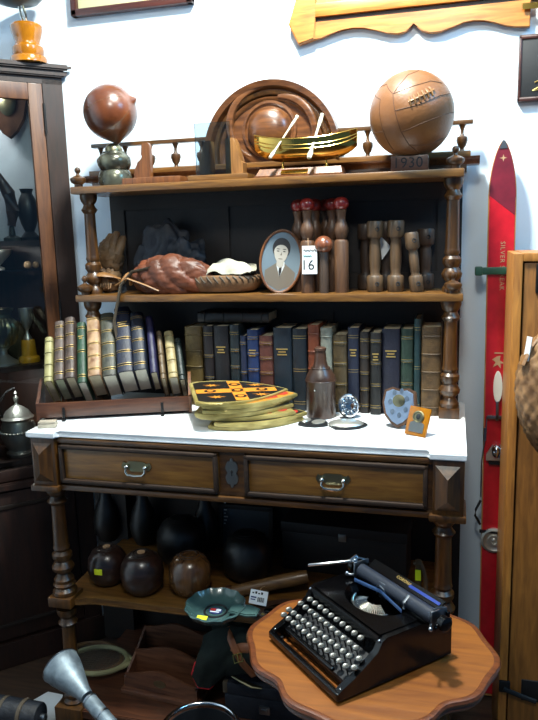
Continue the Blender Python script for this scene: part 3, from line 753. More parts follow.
m = MB(L_TAN); m.tube([(-.03, -.03, .12), (-.016, -.04, .098), (-.004, -.046, .08)], [.008, .012, .01], 8, flat=.5); m.build('thumb_loop', t)
m = MB(CREAMP)
for i in range(8): m.tube([(-.034+i*.009, -.046-.004*math.sin(i), .014+.004*(i % 2)), (-.03+i*.009, -.05, .032)], .002, 6)
m.build('stitching', t)
# black gloves
t = thing('black_gloves', 'heap of black leather sparring gloves behind the red-brown gauntlet', 'gloves', (mid(170, .46), .462, Z1))
m = MB(L_BLACK); m.ball((-.01, 0, .115), (.082, .045, .108), 48, 36, .35, 2.2); m.clampz().build('palm', t)
m = MB(L_BLACK); m.ball((.065, -.012, .088), (.07, .04, .078), 44, 30, .4, 2.4); m.clampz().build('thumb', t)
m = MB(L_BLACK); m.ball((-.07, -.005, .075), (.045, .04, .075), 40, 28, .35, 2.3); m.clampz().build('cuff', t)
m = MB(L_BLACK); m.ball((.02, -.028, .06), (.06, .03, .058), 40, 28, .4, 2.6); m.clampz().build('roll', t)
# gauntlet
gx = mid(165, .37)
t = thing('leather_gauntlet', 'creased red-brown leather gauntlet lying before the black gloves', 'glove', (gx, .378, Z1))
gl = mid(122, .37)-gx; gr_ = mid(207, .37)-gx
m = MB(L_GAUNT)
def gk(d):
    w_ = d.x*1.1+.25*d.z
    ple = abs(math.sin((d.x*7.5+d.z*3.2-d.y*1.5)))**.5
    return (.86+.14*ple*min(1, .4+max(0, d.x+.9)))*(1+.06*noise.noise(d*5))*(.82+.22*min(1, max(0, (d.x+1)*.9)))
gw = (gr_-gl)/2
m = MB(L_GAUNT); m.ball(((gl+gr_)/2+.006, .0, .05), (gw*1.06, .056, .072), 110, 60, fn=gk).clampz(); m.build('body', t)
def gsurf(u, v): return (gl+.012+.012*math.sin(PI*v), -.04+.075*v, .01+.052*math.sin(PI*(.1+.8*v)))
m = MB(L_TAN); m.tube([gsurf(0, v/8.) for v in range(9)], .006, 8); m.tube([(gl+.005, -.056, .03), (gl+.05, -.064, .052), (gl+.11, -.06, .03), (gl+.15, -.055, .012)], .006, 8, flat=.5); m.build('edging', t)
m = MB(BLACKR).at(T(gl+.028, -.056, .02) @ RX(80)); m.torus(.011, .004, (0, 0, 0), 18, 6); m.ball((0, 0, -.002), (.01, .01, .003), 14, 6); m.build('eyelet', t)
a = P(152, 268, y=.34)-t.location; pts = [a, P(132, 272, y=.33)-t.location, P(121, 285, y=.312)-t.location, P(118, 300, y=.306)-t.location, P(114, 322, y=.306)-t.location, P(117, 338, y=.306)-t.location]
m = MB(L_STRAP); m.tube(pts, .0085, 8, flat=.4, nrm=(1, 0, 0)); m.build('dangling_strap', t, 'strap hanging over the shelf edge')
# stitched mitt and cream cloth
mx = mid(217, .37)
t = thing('stitched_mitt', 'round brown leather mitt with laced rim under the cream cloth', 'mitt', (mx, .412, Z1))
rw = (mid(259, .37)-mid(175, .37))/2
m = MB(L_MITT)
m.lathe([(rw*.6, 0), (rw*.82, .006), (rw*.96, .024), (rw, .042), (rw*.96, .052), (rw*.8, .056), (rw*.4, .05), (.001, .048)], (0, 0, 0), 48, 1, .55); m.build('pad', t)
m = MB(L_STRAP)
for i in range(40):
    a0 = 2*PI*i/40
    m.tube([(rw*.97*math.cos(a0), rw*.55*.97*math.sin(a0), .054), (rw*1.02*math.cos(a0+.06), rw*.55*1.02*math.sin(a0+.06), .045), (rw*.97*math.cos(a0+.12), rw*.55*.97*math.sin(a0+.12), .033)], .0022, 5)
m.build('lacing', t)
m = MB(CREAM)
def csurf(u, v):
    x = -.078+.18*u+.01*math.sin(v*5); y = -.05+.1*v
    z = .06+.008*math.sin(u*6+v*3)*math.sin(v*6+u*4)+.036*math.sin(PI*v)**.6*math.sin(PI*(.15+.7*u))+(.003*math.sin(u*21+v*9))
    z -= .03*max(0, 1-u*4)*(1-v)
    return (x+.012, y, max(z, .059-.03*max(0, 1-u*4)*(1-v)))
m.sheet(csurf, 36, 24, .004)
o = m.build('cloth', None); o.location = (mx, .405, Z1); tag(o, 'crumpled cream cloth lying on the round leather mitt', 'cloth')

# oval portrait
ov = P(280, 260, y=.378)
t = thing('oval_portrait', 'oval framed photograph of a young man in suit and tie before the skittles', 'photograph', (ov.x-.008, .372, Z1), (math.radians(-6), math.radians(7), math.radians(12)))
rx, rz = .062, .093
m = MB(W_RED).at(T(0, 0, rz+.002) @ RX(90))
m.prism(ell(0, 0, rx-.002, rz-.002, 48), -.004, .0); m.tube([(rx*math.cos(2*PI*i/56), rz*math.sin(2*PI*i/56), .002) for i in range(56)], .0042, 8, True); m.build('frame', t)
m = MB(PH_BG).at(T(0, 0, rz+.002) @ RX(90))
m.prism(ell(0, 0, rx-.003, rz-.003, 48), .0, .0006)
def clip(pts): 
    out = []
    for x_, z_ in pts:
        k = math.hypot(x_/(rx-.005), z_/(rz-.005)); out.append((x_/k, z_/k) if k > 1 else (x_, z_))
    return out
m.use(PH_SUIT).prism(clip([(-.012, -.004), (.01, -.004), (.03, -.018), (.046, -.03), (.05, -.06), (.036, -.078), (0, -.09), (-.036, -.078), (-.05, -.06), (-.046, -.03), (-.03, -.018)]), .0006, .0009)
m.use(PH_SHIRT).prism([(-.011, .0), (.011, .0), (.012, -.014), (0, -.046), (-.012, -.014)], .0009, .0012)
m.use(PH_HAIR).prism([(-.0035, -.006), (.0035, -.006), (.0045, -.03), (0, -.046), (-.0045, -.03)], .0012, .0014)
m.M = m.M @ T(-.002, -.008, 0) @ Matrix.Scale(1.2, 4)
m.use(PH_SKIN).prism([(-.009, .012), (.009, .012), (.009, -.004), (0, -.01), (-.009, -.004)], .0012, .0015)
m.use(PH_HAIR).prism(ell(0, .04, .0225, .026, 28), .0012, .0015)
m.use(PH_SKIN).prism([(.018*math.cos(a)*(.94 if math.sin(a) < 0 else 1), .03+.0255*math.sin(a)*(1.05 if math.sin(a) < 0 else .72)) for a in [2*PI*i/28 for i in range(28)]], .0015, .0018)
m.use(PH_HAIR)
for sx in (-1, 1): m.prism(ell(sx*.0078, .032, .0035, .0013, 10), .0018, .002); m.prism(ell(sx*.0078, .0375, .0048, .001, 10), .0018, .002)
m.use(PH_SUIT); m.prism([(-.002, .022), (.003, .022), (.001, .03)], .0018, .002); m.prism(ell(0, .013, .006, .0013, 10), .0018, .002)
m.build('photograph', t, 'portrait of a man with dark parted hair')
m = MB(W_DK).at(T(0, .006, 0)); m.box(-.01, .01, 0, .006, .0, .12); m.at(T(0, .012, .1) @ RX(8)).box(-.008, .008, 0, .004, -.104, .0); m.build('strut', t)

# skittles with red heads
def skittle(label, px, py, y, dark=False, first=None):
    zt = P(px, py, y=y).z; h = .272
    if first is None:
        t = thing('skittle', label, 'skittle', (0, 0, 0), (0, 0, 0), 'red headed skittles')
        MB(W_TURN).lathe([(.021, 0), (.0215, .003), (.0215, .148), (.019, .153)], (0, 0, 0), 24).build('barrel', t)
        MB(W_TURN).lathe([(.019, .153), (.014, .156), (.0165, .162), (.021, .176), (.0215, .188), (.018, .2), (.013, .21), (.0125, .22), (.015, .234), (.017, .241), (.014, .2425)], (0, 0, 0), 24).build('neck', t)
        MB(REDHEAD).lathe([(.014, .2425), (.02, .248), (.0225, .256), (.0215, .266), (.015, .274), (.006, .277), (.001, .2775)], (0, 0, 0), 24).build('head', t, 'red lacquered head')
    else:
        t = copy_tree(first); t['label'] = label
    t.location = (P(px, py, y=y).x, y, Z1); t.rotation_euler.z = random.random()*6
    return t
sk = skittle('red-headed wooden skittle in front of the group with the price tag', 307, 204, .375)
for lab, px, py, y in (('red-headed skittle directly behind the oval portrait', 298, 203, .425), ('red-headed skittle half hidden behind the tagged skittle', 315, 203, .44),
                       ('red-headed skittle rearmost in the group next to the back board', 326, 203, .485), ('red-headed skittle second from the dumbbells', 332, 202, .43), ('red-headed skittle nearest the dumbbells at the front', 341, 202, .38)):
    skittle(lab, px, py, y, first=sk)
c = P(323.5, 245, y=.36)
t = thing('mallet', 'small mallet with a rounded brown head standing among the skittles', 'mallet', (c.x, .362, Z1))
H = c.z-Z1
MB(W_DUMBD).lathe([(.014, 0), (.014, H-.02), (.011, H-.012)], (0, 0, 0), 18).build('handle', t)
MB(wood('mallet_head', '4f2c1c', '80482e', 'z', .3, .4)).ball((0, 0, H), (.0275, .0275, .027), 28, 16, fn=lambda d: 1 if d.z > -.2 else 1-.15*(-.2-d.z)).build('head', t)
a = P(309.5, 260, y=.345)
t = thing('price_tag', 'white handwritten price tag hung on the skittles beside the oval portrait', 'tag', (a.x, .347, a.z), (math.radians(-3), 0, math.radians(4)))
MB(PAPER).box(-.022, .022, 0, .0012, -.041, .041).build('card', t)
m = MB(INK).text('16', .042, T(-.006, -.0003, -.016) @ RX(90), .0003)
m.build('price', t)
m = MB(INK)
m.tube([(-.018+.0036*i, -.0006, .028+.0035*math.sin(i*2.3)) for i in range(11)], .0012, 5); m.use(TEALINK).tube([(-.018+.003*i, -.0006, .012+.003*math.sin(i*2.9+1)) for i in range(9)], .0014, 5)
m.build('scrawl', t)
MB(CREAMP).tube([(-.004, .0006, .041), (-.006, .012, .07), (-.004, .022, .082)], .0008, 5).build('string', t)
# dumbbells
def dumb(label, px, y, h, r, mat, tilt=0, name='dumbbell', first=None):
    t = thing('dumbbell', label, 'dumbbell', (mid(px, y), y, Z1), (0, math.radians(tilt), 0), 'wooden dumbbells')
    for z in (0, h-.048):
        MB(mat).lathe([(r*.86, z), (r, z+.005), (r, z+.043), (r*.86, z+.048)], (0, 0, 0), 24).build('weight', t)
    MB(mat).lathe([(r*.7, .047), (r*.58, .056), (r*.66, h*.35), (r*.7, h/2), (r*.66, h*.65), (r*.58, h-.056), (r*.7, h-.047)], (0, 0, 0), 20).build('grip', t)
    m = MB(INK)
    for z in (.024, h-.024):
        m.at(T(r*.35, -r*.93, z) @ RX(90)); m.torus(.005, .0018, (0, 0, 0), 14, 6)
    m.build('screw_hole', t)
    return t
dumb('upright wooden dumbbell nearest the red-headed skittles', 375, .40, .206, .0245, W_DUMB)
dumb('upright wooden dumbbell between the slim one and the one by the skittles', 395.5, .40, .206, .0245, W_DUMB)
dumb('slimmer leaning wooden dumbbell at the end of the row', 417, .385, .172, .02, W_DUMB, -6)
dumb('dark dumbbell standing behind the two upright ones', 386, .48, .205, .026, W_DUMBD)
dumb('dark dumbbell at the rear corner by the turned post', 425, .475, .18, .026, W_DUMBD)
dumb('dark dumbbell half hidden behind the dumbbell nearest the skittles', 366, .475, .2, .026, W_DUMBD)
for lab, (pa, pb, pc_), yy in (('white paper tag between the first two dumbbells', ((379, 234), (391, 247), (382, 260)), .44), ('narrow white tag behind the slim leaning dumbbell', ((414, 245), (417, 250), (412, 262)), .43)):
    A = [P(q[0], q[1], y=yy) for q in (pa, pb, pc_)]; c = sum(A, Vector())/3
    m = MB(PAPER)
    aa = [m.v(q-c) for q in A]; bb = [m.v(q-c+Vector((0, .001, 0))) for q in A]
    m.f(aa); m.f(bb[::-1])
    for i in range(3): m.f((aa[i], bb[i], bb[(i+1) % 3], aa[(i+1) % 3]))
    o = m.build('paper_tag'); o.location = c; tag(o, lab, 'tag')

# ------------------------------------------------------------------ books
CLOTHS = {}
def dim(h, k): return ''.join('%02x' % int(int(h[i:i+2], 16)*k) for i in (0, 2, 4))
def bookmat(c1, c2, rough=.5, leather=False):
    k = (c1, c2)
    if k not in CLOTHS: CLOTHS[k] = mix_mat('cover_'+c1, c1, c2, (1, 1, 1), 26 if leather else 14, 6, .4, rough, .15, 160, ramp=(.32, .68))
    return CLOTHS[k]
def book(label, w, h, d, mat, loc, rotm=(0, 0, 0), group=None, bands=4, gilt=True, pages=PAGES, title=None, raised=True, bandmat=None):
    """spine faces -y, thickness along x, stands on z = 0"""
    t = thing('book', label, 'book', loc, rotm, group)
    m = MB(mat); hw = w/2; n = 9; rings = []
    # one cover: rounded spine running into two boards
    sec = [(-hw, d)]
    sec += [(-hw, .006)]+[(-hw*math.cos(PI*i/n)*.99, .006-.007*math.sin(PI*i/n)) for i in range(1, n)]+[(hw, .006), (hw, d), (hw-.0028, d), (hw-.0028, .008)]
    sec += [(hw*.85*math.cos(PI*i/6)*.98, .0085-.004*math.sin(PI*i/6)) for i in range(1, 6)]+[(-hw+.0028, .008), (-hw+.0028, d)]
    rings = [[(x, y, z) for x, y in sec] for z in (0, .004, h-.004, h)]
    m.loft(rings); mc = m
    MB(pages).box(-hw+.003, hw-.003, .0075, d-.004, .0035, h-.0035).build('pages', t)
    m = mc
    def arc(z, hh, out, mt):
        m.use(mt)
        pts = [(-hw*math.cos(PI*i/n)*.995, .006-(.007+out)*math.sin(PI*i/n)) for i in range(n+1)]
        m.loft([[(x, y, z) for x, y in pts], [(x, y, z+hh) for x, y in pts]], False, False)
    if raised:
        for i in range(bands):
            z = h*(.1+.8*i/(max(1, bands-1)))
            pts = [(-hw*math.cos(PI*k/n), .005-.0075*math.sin(PI*k/n), z) for k in range(n+1)]
            m.use(mat).tube(pts, .0018, 6, nrm=(0, 0, 1))
    if gilt:
        for i in range(bands):
            z = h*(.1+.8*i/(max(1, bands-1)))
            for dz in (-.004, .0035): arc(z+dz, .0012, .0008, GILT)
    if title:
        m.use(GILT)
        lines = 3 if w > .03 else 2
        for i in range(lines):
            z = h*.74-i*.0085; ww = hw*(.62, .4, .52)[i % 3]
            m.box(-ww, ww, -.0022, -.0004, z, z+.0035)
    m.build('cover', t)
    return t
BY = .352
rowdata = [  # px left, px right, py top, colours, depth(y), label, extras
 (186, 203, 327, ('5c4820', '8c743c'), 'worn tan leather book beside the book trough', dict(bands=5, gilt=False)),
 (204, 214, 326, ('130d10', '22171a'), 'thin black book next to the worn tan book', dict(bands=4)),
 (214.5, 229.5, 326, ('0d0d12', '191a22'), 'wide black book with small gilt title', dict(bands=2, raised=False, gilt=False, title=GILT)),
 (230.5, 240, 325, ('16232b', '22323a'), 'slate grey book next to the pair of small blue books', dict(bands=5)),
 (240.5, 247, 336, ('14223f', '20325a'), 'very thin short navy book', dict(bands=3)),
 (247.5, 259, 330, ('152f62', '20427e'), 'bright blue book with gilt bands', dict(bands=5, title=GILT)),
 (259.5, 273, 336, ('5c2f26', '7e463a'), 'short reddish brown book between blue and dark blue books', dict(bands=5)),
 (273.5, 292, 328, ('10202f', '1b3040'), 'wide dark petrol book behind the shield pile', dict(bands=2, raised=False, gilt=False, title=GILT)),
 (292.5, 307, 329, ('0c1824', '162736'), 'dark navy book next to the orange book', dict(bands=3, raised=False)),
 (308, 319.5, 325, ('7a361a', 'a04e28'), 'orange-red book behind the leather bottle', dict(bands=5, gilt=False)),
 (320.5, 332, 328, ('8f9284', 'c2c2b0'), 'pale cream paper-bound book behind the bottle neck', dict(bands=3, gilt=False)),
 (333, 347, 335, ('4b3b22', '6e5a36'), 'short olive brown book next to the pale book', dict(bands=4)),
 (347.5, 359, 328, ('141b33', '202a48'), 'navy book with small gilt title next to the olive book', dict(bands=3, title=GILT, raised=False)),
 (359.5, 369.5, 332, ('221a18', '3c3028'), 'dark brown book with frayed top and gilt lettering', dict(bands=5)),
 (370, 381, 333, ('121212', '262320'), 'black book with frayed corners standing forward', dict(bands=4, title=GILT)),
 (381.5, 400, 329, ('14152a', '1f2038'), 'broad dark indigo book with gilt title', dict(bands=1, raised=False, gilt=False, title=GILT)),
 (400.5, 413, 329, ('20352a', '2f4a3a'), 'green book between indigo and teal books', dict(bands=4)),
 (413.5, 420.5, 319, ('113034', '1c474c'), 'tall slim teal book, tallest in the row', dict(bands=3, raised=False)),
 (421, 441, 327, ('523a1c', '86643a'), 'thick worn tan leather book beside the turned post', dict(bands=5, gilt=False)),
]
for i, (a, b, top, cs, lab, kw) in enumerate(rowdata):
    y = BY-(.0 if lab.find('forward') < 0 else .012)+(.022 if i == 0 else 0)
    xa, xb = P(a, 375, y=y).x, P(b, 375, y=y).x
    h = P((a+b)/2, top, y=y).z-MZ
    book(lab, xb-xa-.0012, h, .135+.006*(i % 3)-(.012 if i == 0 else 0), bookmat(*[dim(q, .72) for q in cs], leather=True), ((xa+xb)/2, y, MZ), (0, 0, 0), 'old books standing on the marble', **kw)
# book lying across the row
xa, xb = P(197, 318, y=.38).x, P(268, 318, y=.38).x
book('dark book lying flat across the tops of the upright books', .032, xb-xa, .12, bookmat('0f1013', '1c1d20'), (xa, .385, MZ+.284), (0, math.radians(90), 0), None, bands=4, gilt=False)

# book trough with leaning books
TYAW = 21
t0 = Vector((-.024, .108, MZ)); tdir = Vector((math.cos(math.radians(TYAW)), math.sin(math.radians(TYAW)), 0)); tnrm = Vector((-tdir.y, tdir.x, 0)); L = .455
t = thing('book_trough', 'long reddish wooden book trough full of leaning antique books', 'book trough', t0+tdir*L/2, (0, 0, math.radians(TYAW)))
LEAN = math.radians(46)
m = MB(W_RACK); m.at(T(-L/2, 0, .01)); m.box(0, L, -.006, .006, .0, .045, .003); m.build('front_board', t)
for sx, mt in ((-L/2-.006, W_RACK), (L/2-.004, W_RED)):
    m = MB(mt).at(T(sx, 0, 0)); ring0 = [(0, -.006, .004), (0, .07, .004), (0, .085, .05), (0, .095, .1), (0, .085, .115), (0, .05, .095), (0, .02, .07), (0, -.006, .055)]
    m.loft([ring0, [(.009, b_, c_) for _, b_, c_ in ring0]]); m.build('end_board', t)
m = MB(W_RACK); ring0 = [(-L/2, .006, .012), (-L/2, .13, .004), (-L/2, .13, .01), (-L/2, .006, .02)]
m.loft([ring0, [(L/2, b_, c_) for _, b_, c_ in ring0]]); m.build('bed_board', t)
for xx in (-L/2+.075, L/2-.085):
    m = MB(IRON); m.box(xx-.004, xx+.004, -.010, -.004, .0, .04, .002); m.box(xx-.005, xx+.005, -.022, .0, .0, .006, .002); m.build('iron_bracket', t)
tb = [  # px at spine foot, px width, px foot y, px top y, tilt, colours, pages, label
 (47.5, 9, 381, 337, ('8c8452', 'c8bf84'), PAGES, 'small yellowed book at the outer end of the trough', dict(bands=4, gilt=False)),
 (58.5, 10.8, 379, 321, ('33261f', '6e5a50'), PAGESG, 'mottled brown-grey book second from the outer end of the trough', dict(bands=5)),
 (69.5, 10.8, 377, 317, ('2c1e18', '665046'), PAGES, 'mottled dark brown book beside the green one in the trough', dict(bands=5)),
 (81.5, 10, 382, 322, ('143625', '235239'), PAGESL, 'green cloth book in the trough', dict(bands=3, title=GILT)),
 (94, 14, 375, 313, ('7a4a28', 'd8b184'), PAGES, 'marbled orange and cream leather book in the trough', dict(bands=5)),
 (109, 15, 375, 313, ('1f211c', '5c5c4c'), PAGESL, 'worn grey-green leather book with strap end over it', dict(bands=5)),
 (125, 17, 371, 307, ('0c142a', '182340'), PAGESL, 'thick navy book with gilt label and cross in the trough', dict(bands=5, title=GILT)),
 (140, 14, 369, 312, ('0b1424', '162138'), PAGESL, 'blackish blue book next to the purple one in the trough', dict(bands=5)),
 (153.5, 8, 372, 316, ('121034', '221f52'), PAGES, 'purple-blue book leaning deep in the trough', dict(bands=1, gilt=False, raised=False)),
 (163, 6, 378, 331, ('5a4630', '8d7350'), PAGES, 'thin tan book next to the cream-spined book', dict(bands=3, gilt=False)),
 (173, 10, 377, 331, ('8c7644', 'd2bf88'), PAGESL, 'cream-spined book near the inner end of the trough', dict(bands=4, gilt=False)),
 (182, 7, 379, 338, ('101c18', '1c2a24'), PAGES, 'dark green book last at the inner end of the trough', dict(bands=2, gilt=False)),
]
for i, (px, pw, pf, pt, cs, pg, lab, kw) in enumerate(tb):
    pl0 = t0+tnrm*.016
    a = PP(px, pf, pl0, tnrm); k = (PP(px+pw/2, pf, pl0, tnrm)-PP(px-pw/2, pf, pl0, tnrm)).length
    tl_ = math.radians(-6)
    rm = Matrix.Rotation(math.radians(TYAW), 3, 'Z') @ Matrix.Rotation(tl_, 3, 'Y') @ Matrix.Rotation(-LEAN, 3, 'X')
    lo_, hi_ = .05, .35
    for _ in range(30):
        h = (lo_+hi_)/2
        if PROJ(a+rm @ Vector((0, 0, h)))[1] > pt: lo_ = h
        else: hi_ = h
    book(lab, k-.0022, h, .122 if i < 8 else .105, bookmat(*[dim(q, .8) for q in cs], leather=True), a, (-LEAN, tl_, math.radians(TYAW)), 'antique books in the wooden trough', pages=pg, **kw)

# ------------------------------------------------------------------ things on the marble
a = P(48, 427, z=MZ)
t = thing('small_stone_box', 'little beige stone box on the outer corner of the marble', 'box', a, (0, 0, math.radians(20)))
MB(mix_mat('beige_stone', '8d8374', 'b3aa98', (1, 1, 1), 30, 4, 0, .6)).box(-.026, .026, -.016, .016, 0, .012, .003).build('tray', t); MB(mix_mat('beige_lid', '8a7f70', 'aea391', (1, 1, 1), 30, 4, 0, .6)).box(-.025, .025, -.015, .015, .012, .019, .003).build('lid', t)
# heraldic shields
def shield_poly(s=1.0, n=10):
    # flat top at x=-.5, tip at +.5 ; half width .42
    L_, W_ = .27*s, .115*s
    up_ = [(-L_*.5, W_*.86), (-L_*.42, W_*.98)]
    for i in range(n+1):
        u = i/n; up_.append((-L_*.25+L_*.75*u, W_*(1-u**2.1)*1.02))
    dn = [(x, -y) for x, y in up_[::-1][1:]]
    mid_ = [(-L_*.46, 0)]
    return up_+dn
shd0 = P(245, 426, z=MZ)
def shield(label, x, y, z, rz, face, s=1.0, tilt=0, th=.011):
    t = thing('shield', label, 'shield', (x, y, z), (math.radians(tilt), math.radians(tilt*.6), math.radians(rz)), 'painted heraldic shields in the pile')
    po = shield_poly(s)
    MB(SGOLD).prism(po, 0, th, .002).build('board', t, 'gold edged board')
    m = MB(face[0]); ins = [(x_*.93, y_*.9) for x_, y_ in po]; m.prism(ins, th-.001, th+.0008)
    z0, z1 = th+.0008, th+.0014
    if face[1] == 'quarter':
        m.use(ORANGE); m.prism([(-.124*s, -.019*s), (.1*s, -.019*s), (.1*s, .019*s), (-.124*s, .019*s)], z0, z1)
        m.prism([(-.027*s, -.1*s), (.009*s, -.098*s), (.009*s, .098*s), (-.027*s, .1*s)], z0, z1)
        for cx_, cy_ in ((-.085, 0), (-.009, 0), (-.009, -.06), (-.009, .06), (.06, 0)):
            m.use(SBLACK).prism(ell(cx_*s, cy_*s, .017*s, .015*s, 18), z1, z1+.0005); m.use(ORANGE).prism(ell(cx_*s, cy_*s, .009*s, .008*s, 14), z1+.0005, z1+.001)
        for cx_, cy_ in ((-.075, .06), (-.075, -.06), (.05, .05), (.05, -.05)):
            st = []
            for i in range(14):
                r = (.022 if i % 2 == 0 else .008)*s*(1.2 if i in (0, 6) else .9); st.append((cx_*s+r*math.cos(PI*i/7), cy_*s+r*.75*math.sin(PI*i/7)))
            m.use(ORANGE).prism(st, z0, z1)
    else:
        m.use(face[2]).prism([(.02*s, -.07*s), (.075*s, -.045*s), (.075*s, .045*s), (.02*s, .07*s)], z0, z1)
        m.prism(ell(.09*s, 0, .018*s, .02*s, 14), z1, z1+.0006)
    m.build('painted_face', t, 'painted face')
    return t
bxs, bys = shd0.x-.012, shd0.y+.066
z = MZ; lay = [
 ('lowest gold-edged shield, flat on the marble', .035, .0, 8, (SBLACK, 'x', SRED), .98, 0),
 ('gold-edged shield second from the bottom of the pile, red patch at its tip', .045, .0, 14, (SBLACK, 'x', SRED), .98, 0),
 ('plain gold shield third from the bottom of the pile', .015, -.004, -4, (SGOLD, 'x', SRED), 1.0, 0),
 ('shield in the middle of the pile with grey painted face', .0, .0, 10, (PH_SUIT, 'x', SRED), 1.02, 0),
 ('shield third from the top of the pile', .0, .002, 22, (SBLACK, 'x', ORANGE), 1.0, 0),
 ('second shield from the top, orange field with red at its tip', .01, .004, 18, (ORANGE, 'x', SRED), 1.03, 0),
 ('top shield, black and orange quarters with rings and birds', -.02, .004, 26, (SBLACK, 'quarter'), 1.06, 3)]
for lab, dx_, dy_, rz_, face, s_, tl in lay:
    shield(lab, bxs+dx_, bys+dy_, z, rz_, face, s_, tl); z += .0128
# leather bottle
bc_ = P(323.5, 413, z=MZ); BYY = min(bc_.y, .3)
br_ = (P(338, 400, y=BYY).x-P(309, 400, y=BYY).x)/2
t = thing('leather_bottle', 'brown leather-covered bottle with narrow neck in front of the books', 'bottle', (bc_.x, BYY, MZ))
H = P(322, 347, y=BYY).z-MZ; k = br_
MB(L_BOT).lathe([(k*.96, 0), (k, .004), (k, H*.5), (k*1.03, H*.51), (k*1.03, H*.55), (k*.95, H*.6), (k*.75, H*.67), (k*.5, H*.73), (k*.42, H*.8), (k*.36, H*.94), (k*.33, H*.945)], (0, 0, 0), 36).build('body', t)
MB(L_BOT).lathe([(k*.33, H*.945), (k*.4, H*.95), (k*.4, H*.985), (k*.3, H)], (0, 0, 0), 24).build('stopper', t)
m = MB(L_BOT); m.torus(k*1.03, .002, (0, 0, H*.53), 36, 6); m.torus(k*.62, .0018, (0, 0, H*.705), 30, 6); m.build('bands', t)
m = MB(PEWTER); m.ball((-.01, -k-.001, H*.42), .003, 10, 6); m.build('stud', t)
# flat black shield with silver plate
a = P(312.5, 424, z=MZ)
SHP = [(-.034, .022), (-.018, .028), (0, .024), (.018, .028), (.034, .022), (.038, .0), (.03, -.022), (.014, -.036), (0, -.042), (-.014, -.036), (-.03, -.022), (-.038, 0)]
t = thing('award_shield', 'small black award shield lying flat with a silver plate beside the bottle', 'award', a, (0, 0, math.radians(70)))
MB(PICDARK).prism([(x*1.05, y*1.2) for x, y in SHP], 0, .008, .002).build('board', t)
MB(SILVERC).prism(ell(0, -.02, .024, .018, 24), .008, .011, .001).build('plate', t); MB(SILVERC).ball((0, .02, .008), (.02, .011, .005), 18, 8).build('crest', t)
a = P(346, 426, z=MZ)
t = thing('silver_compact', 'engraved silver heart-shaped trinket lying flat on the marble before the round silver medal', 'trinket box', a, (0, 0, math.radians(100)))
MB(PICDARK).prism([(x*1.2, y*1.45) for x, y in SHP], 0, .007, .002).build('base', t); MB(SILVERC).at(T(0, 0, .0075)).ball((0, 0, 0), (.037, .05, .01), 26, 10).build('lid', t)
m = MB(PEWTER); m.torus(.02, .0016, (0, 0, .014), 26, 6, 1, 1.2); m.build('engraving', t)
c = P(350.5, 407, z=MZ+.036)
t = thing('silver_disc', 'round silver medal on an easel back behind the heart-shaped trinket', 'medal', (c.x, c.y, MZ), (math.radians(-18), 0, math.radians(28)))
rz_ = .035
m = MB(PICDARK).at(T(0, .002, rz_+.004) @ RX(90)); m.lathe([(.03, -.004), (.033, -.003), (.033, 0), (.03, .001)], (0, 0, 0), 36, 1, 1.1); m.build('back', t)
m = MB(CHROME).at(T(0, 0, rz_+.004) @ RX(90)); m.lathe([(.03, .0), (.031, .004), (.027, .006), (.024, .003), (.014, .003), (.012, .006), (.001, .008)], (0, 0, 0), 36, 1, 1.1)
m.use(STEEL)
for i in range(10): m.ball((.0185*math.cos(2*PI*i/10), .0205*math.sin(2*PI*i/10), .003), (.005, .005, .0022), 8, 6)
m.build('medal', t)
m = MB(PICDARK); m.box(-.012, .012, .004, .03, 0, .004); m.loft([[(-.012, .006, .05), (.012, .006, .05), (.012, .009, .05), (-.012, .009, .05)], [(-.012, .032, 0), (.012, .032, 0), (.012, .035, 0), (-.012, .035, 0)]]); m.build('easel', t)
# shield trophy with silver front
c = P(397, 430, z=MZ)
t = thing('silver_shield', 'upright shield trophy with blue-lit silver front and wooden edge', 'award', (c.x, c.y+.01, MZ), (math.radians(-14), 0, math.radians(-14)))
S2 = [(x*1.3, y*1.6+.07) for x, y in SHP]
MB(W_TURN).at(RX(90)).prism(S2, -.008, .004, .002).build('board', t)
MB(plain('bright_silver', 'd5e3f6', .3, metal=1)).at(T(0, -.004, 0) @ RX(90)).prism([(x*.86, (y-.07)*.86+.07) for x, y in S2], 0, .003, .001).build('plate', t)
m = MB(OLDBRASS).at(T(0, -.007, .078) @ RX(90)); m.lathe([(.017, 0), (.017, .003), (.013, .004), (.001, .006)], (0, 0, 0), 24)
m.build('medallion', t)
m = MB(CHROME).at(T(0, -.007, 0) @ RX(90))
for i in range(7): a = 2*PI*i/7+.4; m.prism([(.024*math.cos(a)+q[0], .072+.034*math.sin(a)+q[1]) for q in ell(0, 0, .006, .008, 12)], 0, .0012)
m.build('rosettes', t)
m = MB(W_DK); m.loft([[(-.015, .008, .06), (.015, .008, .06), (.015, .012, .06), (-.015, .012, .06)], [(-.015, .05, .012), (.015, .05, .012), (.015, .054, .012), (-.015, .054, .012)]]); m.build('strut', t)
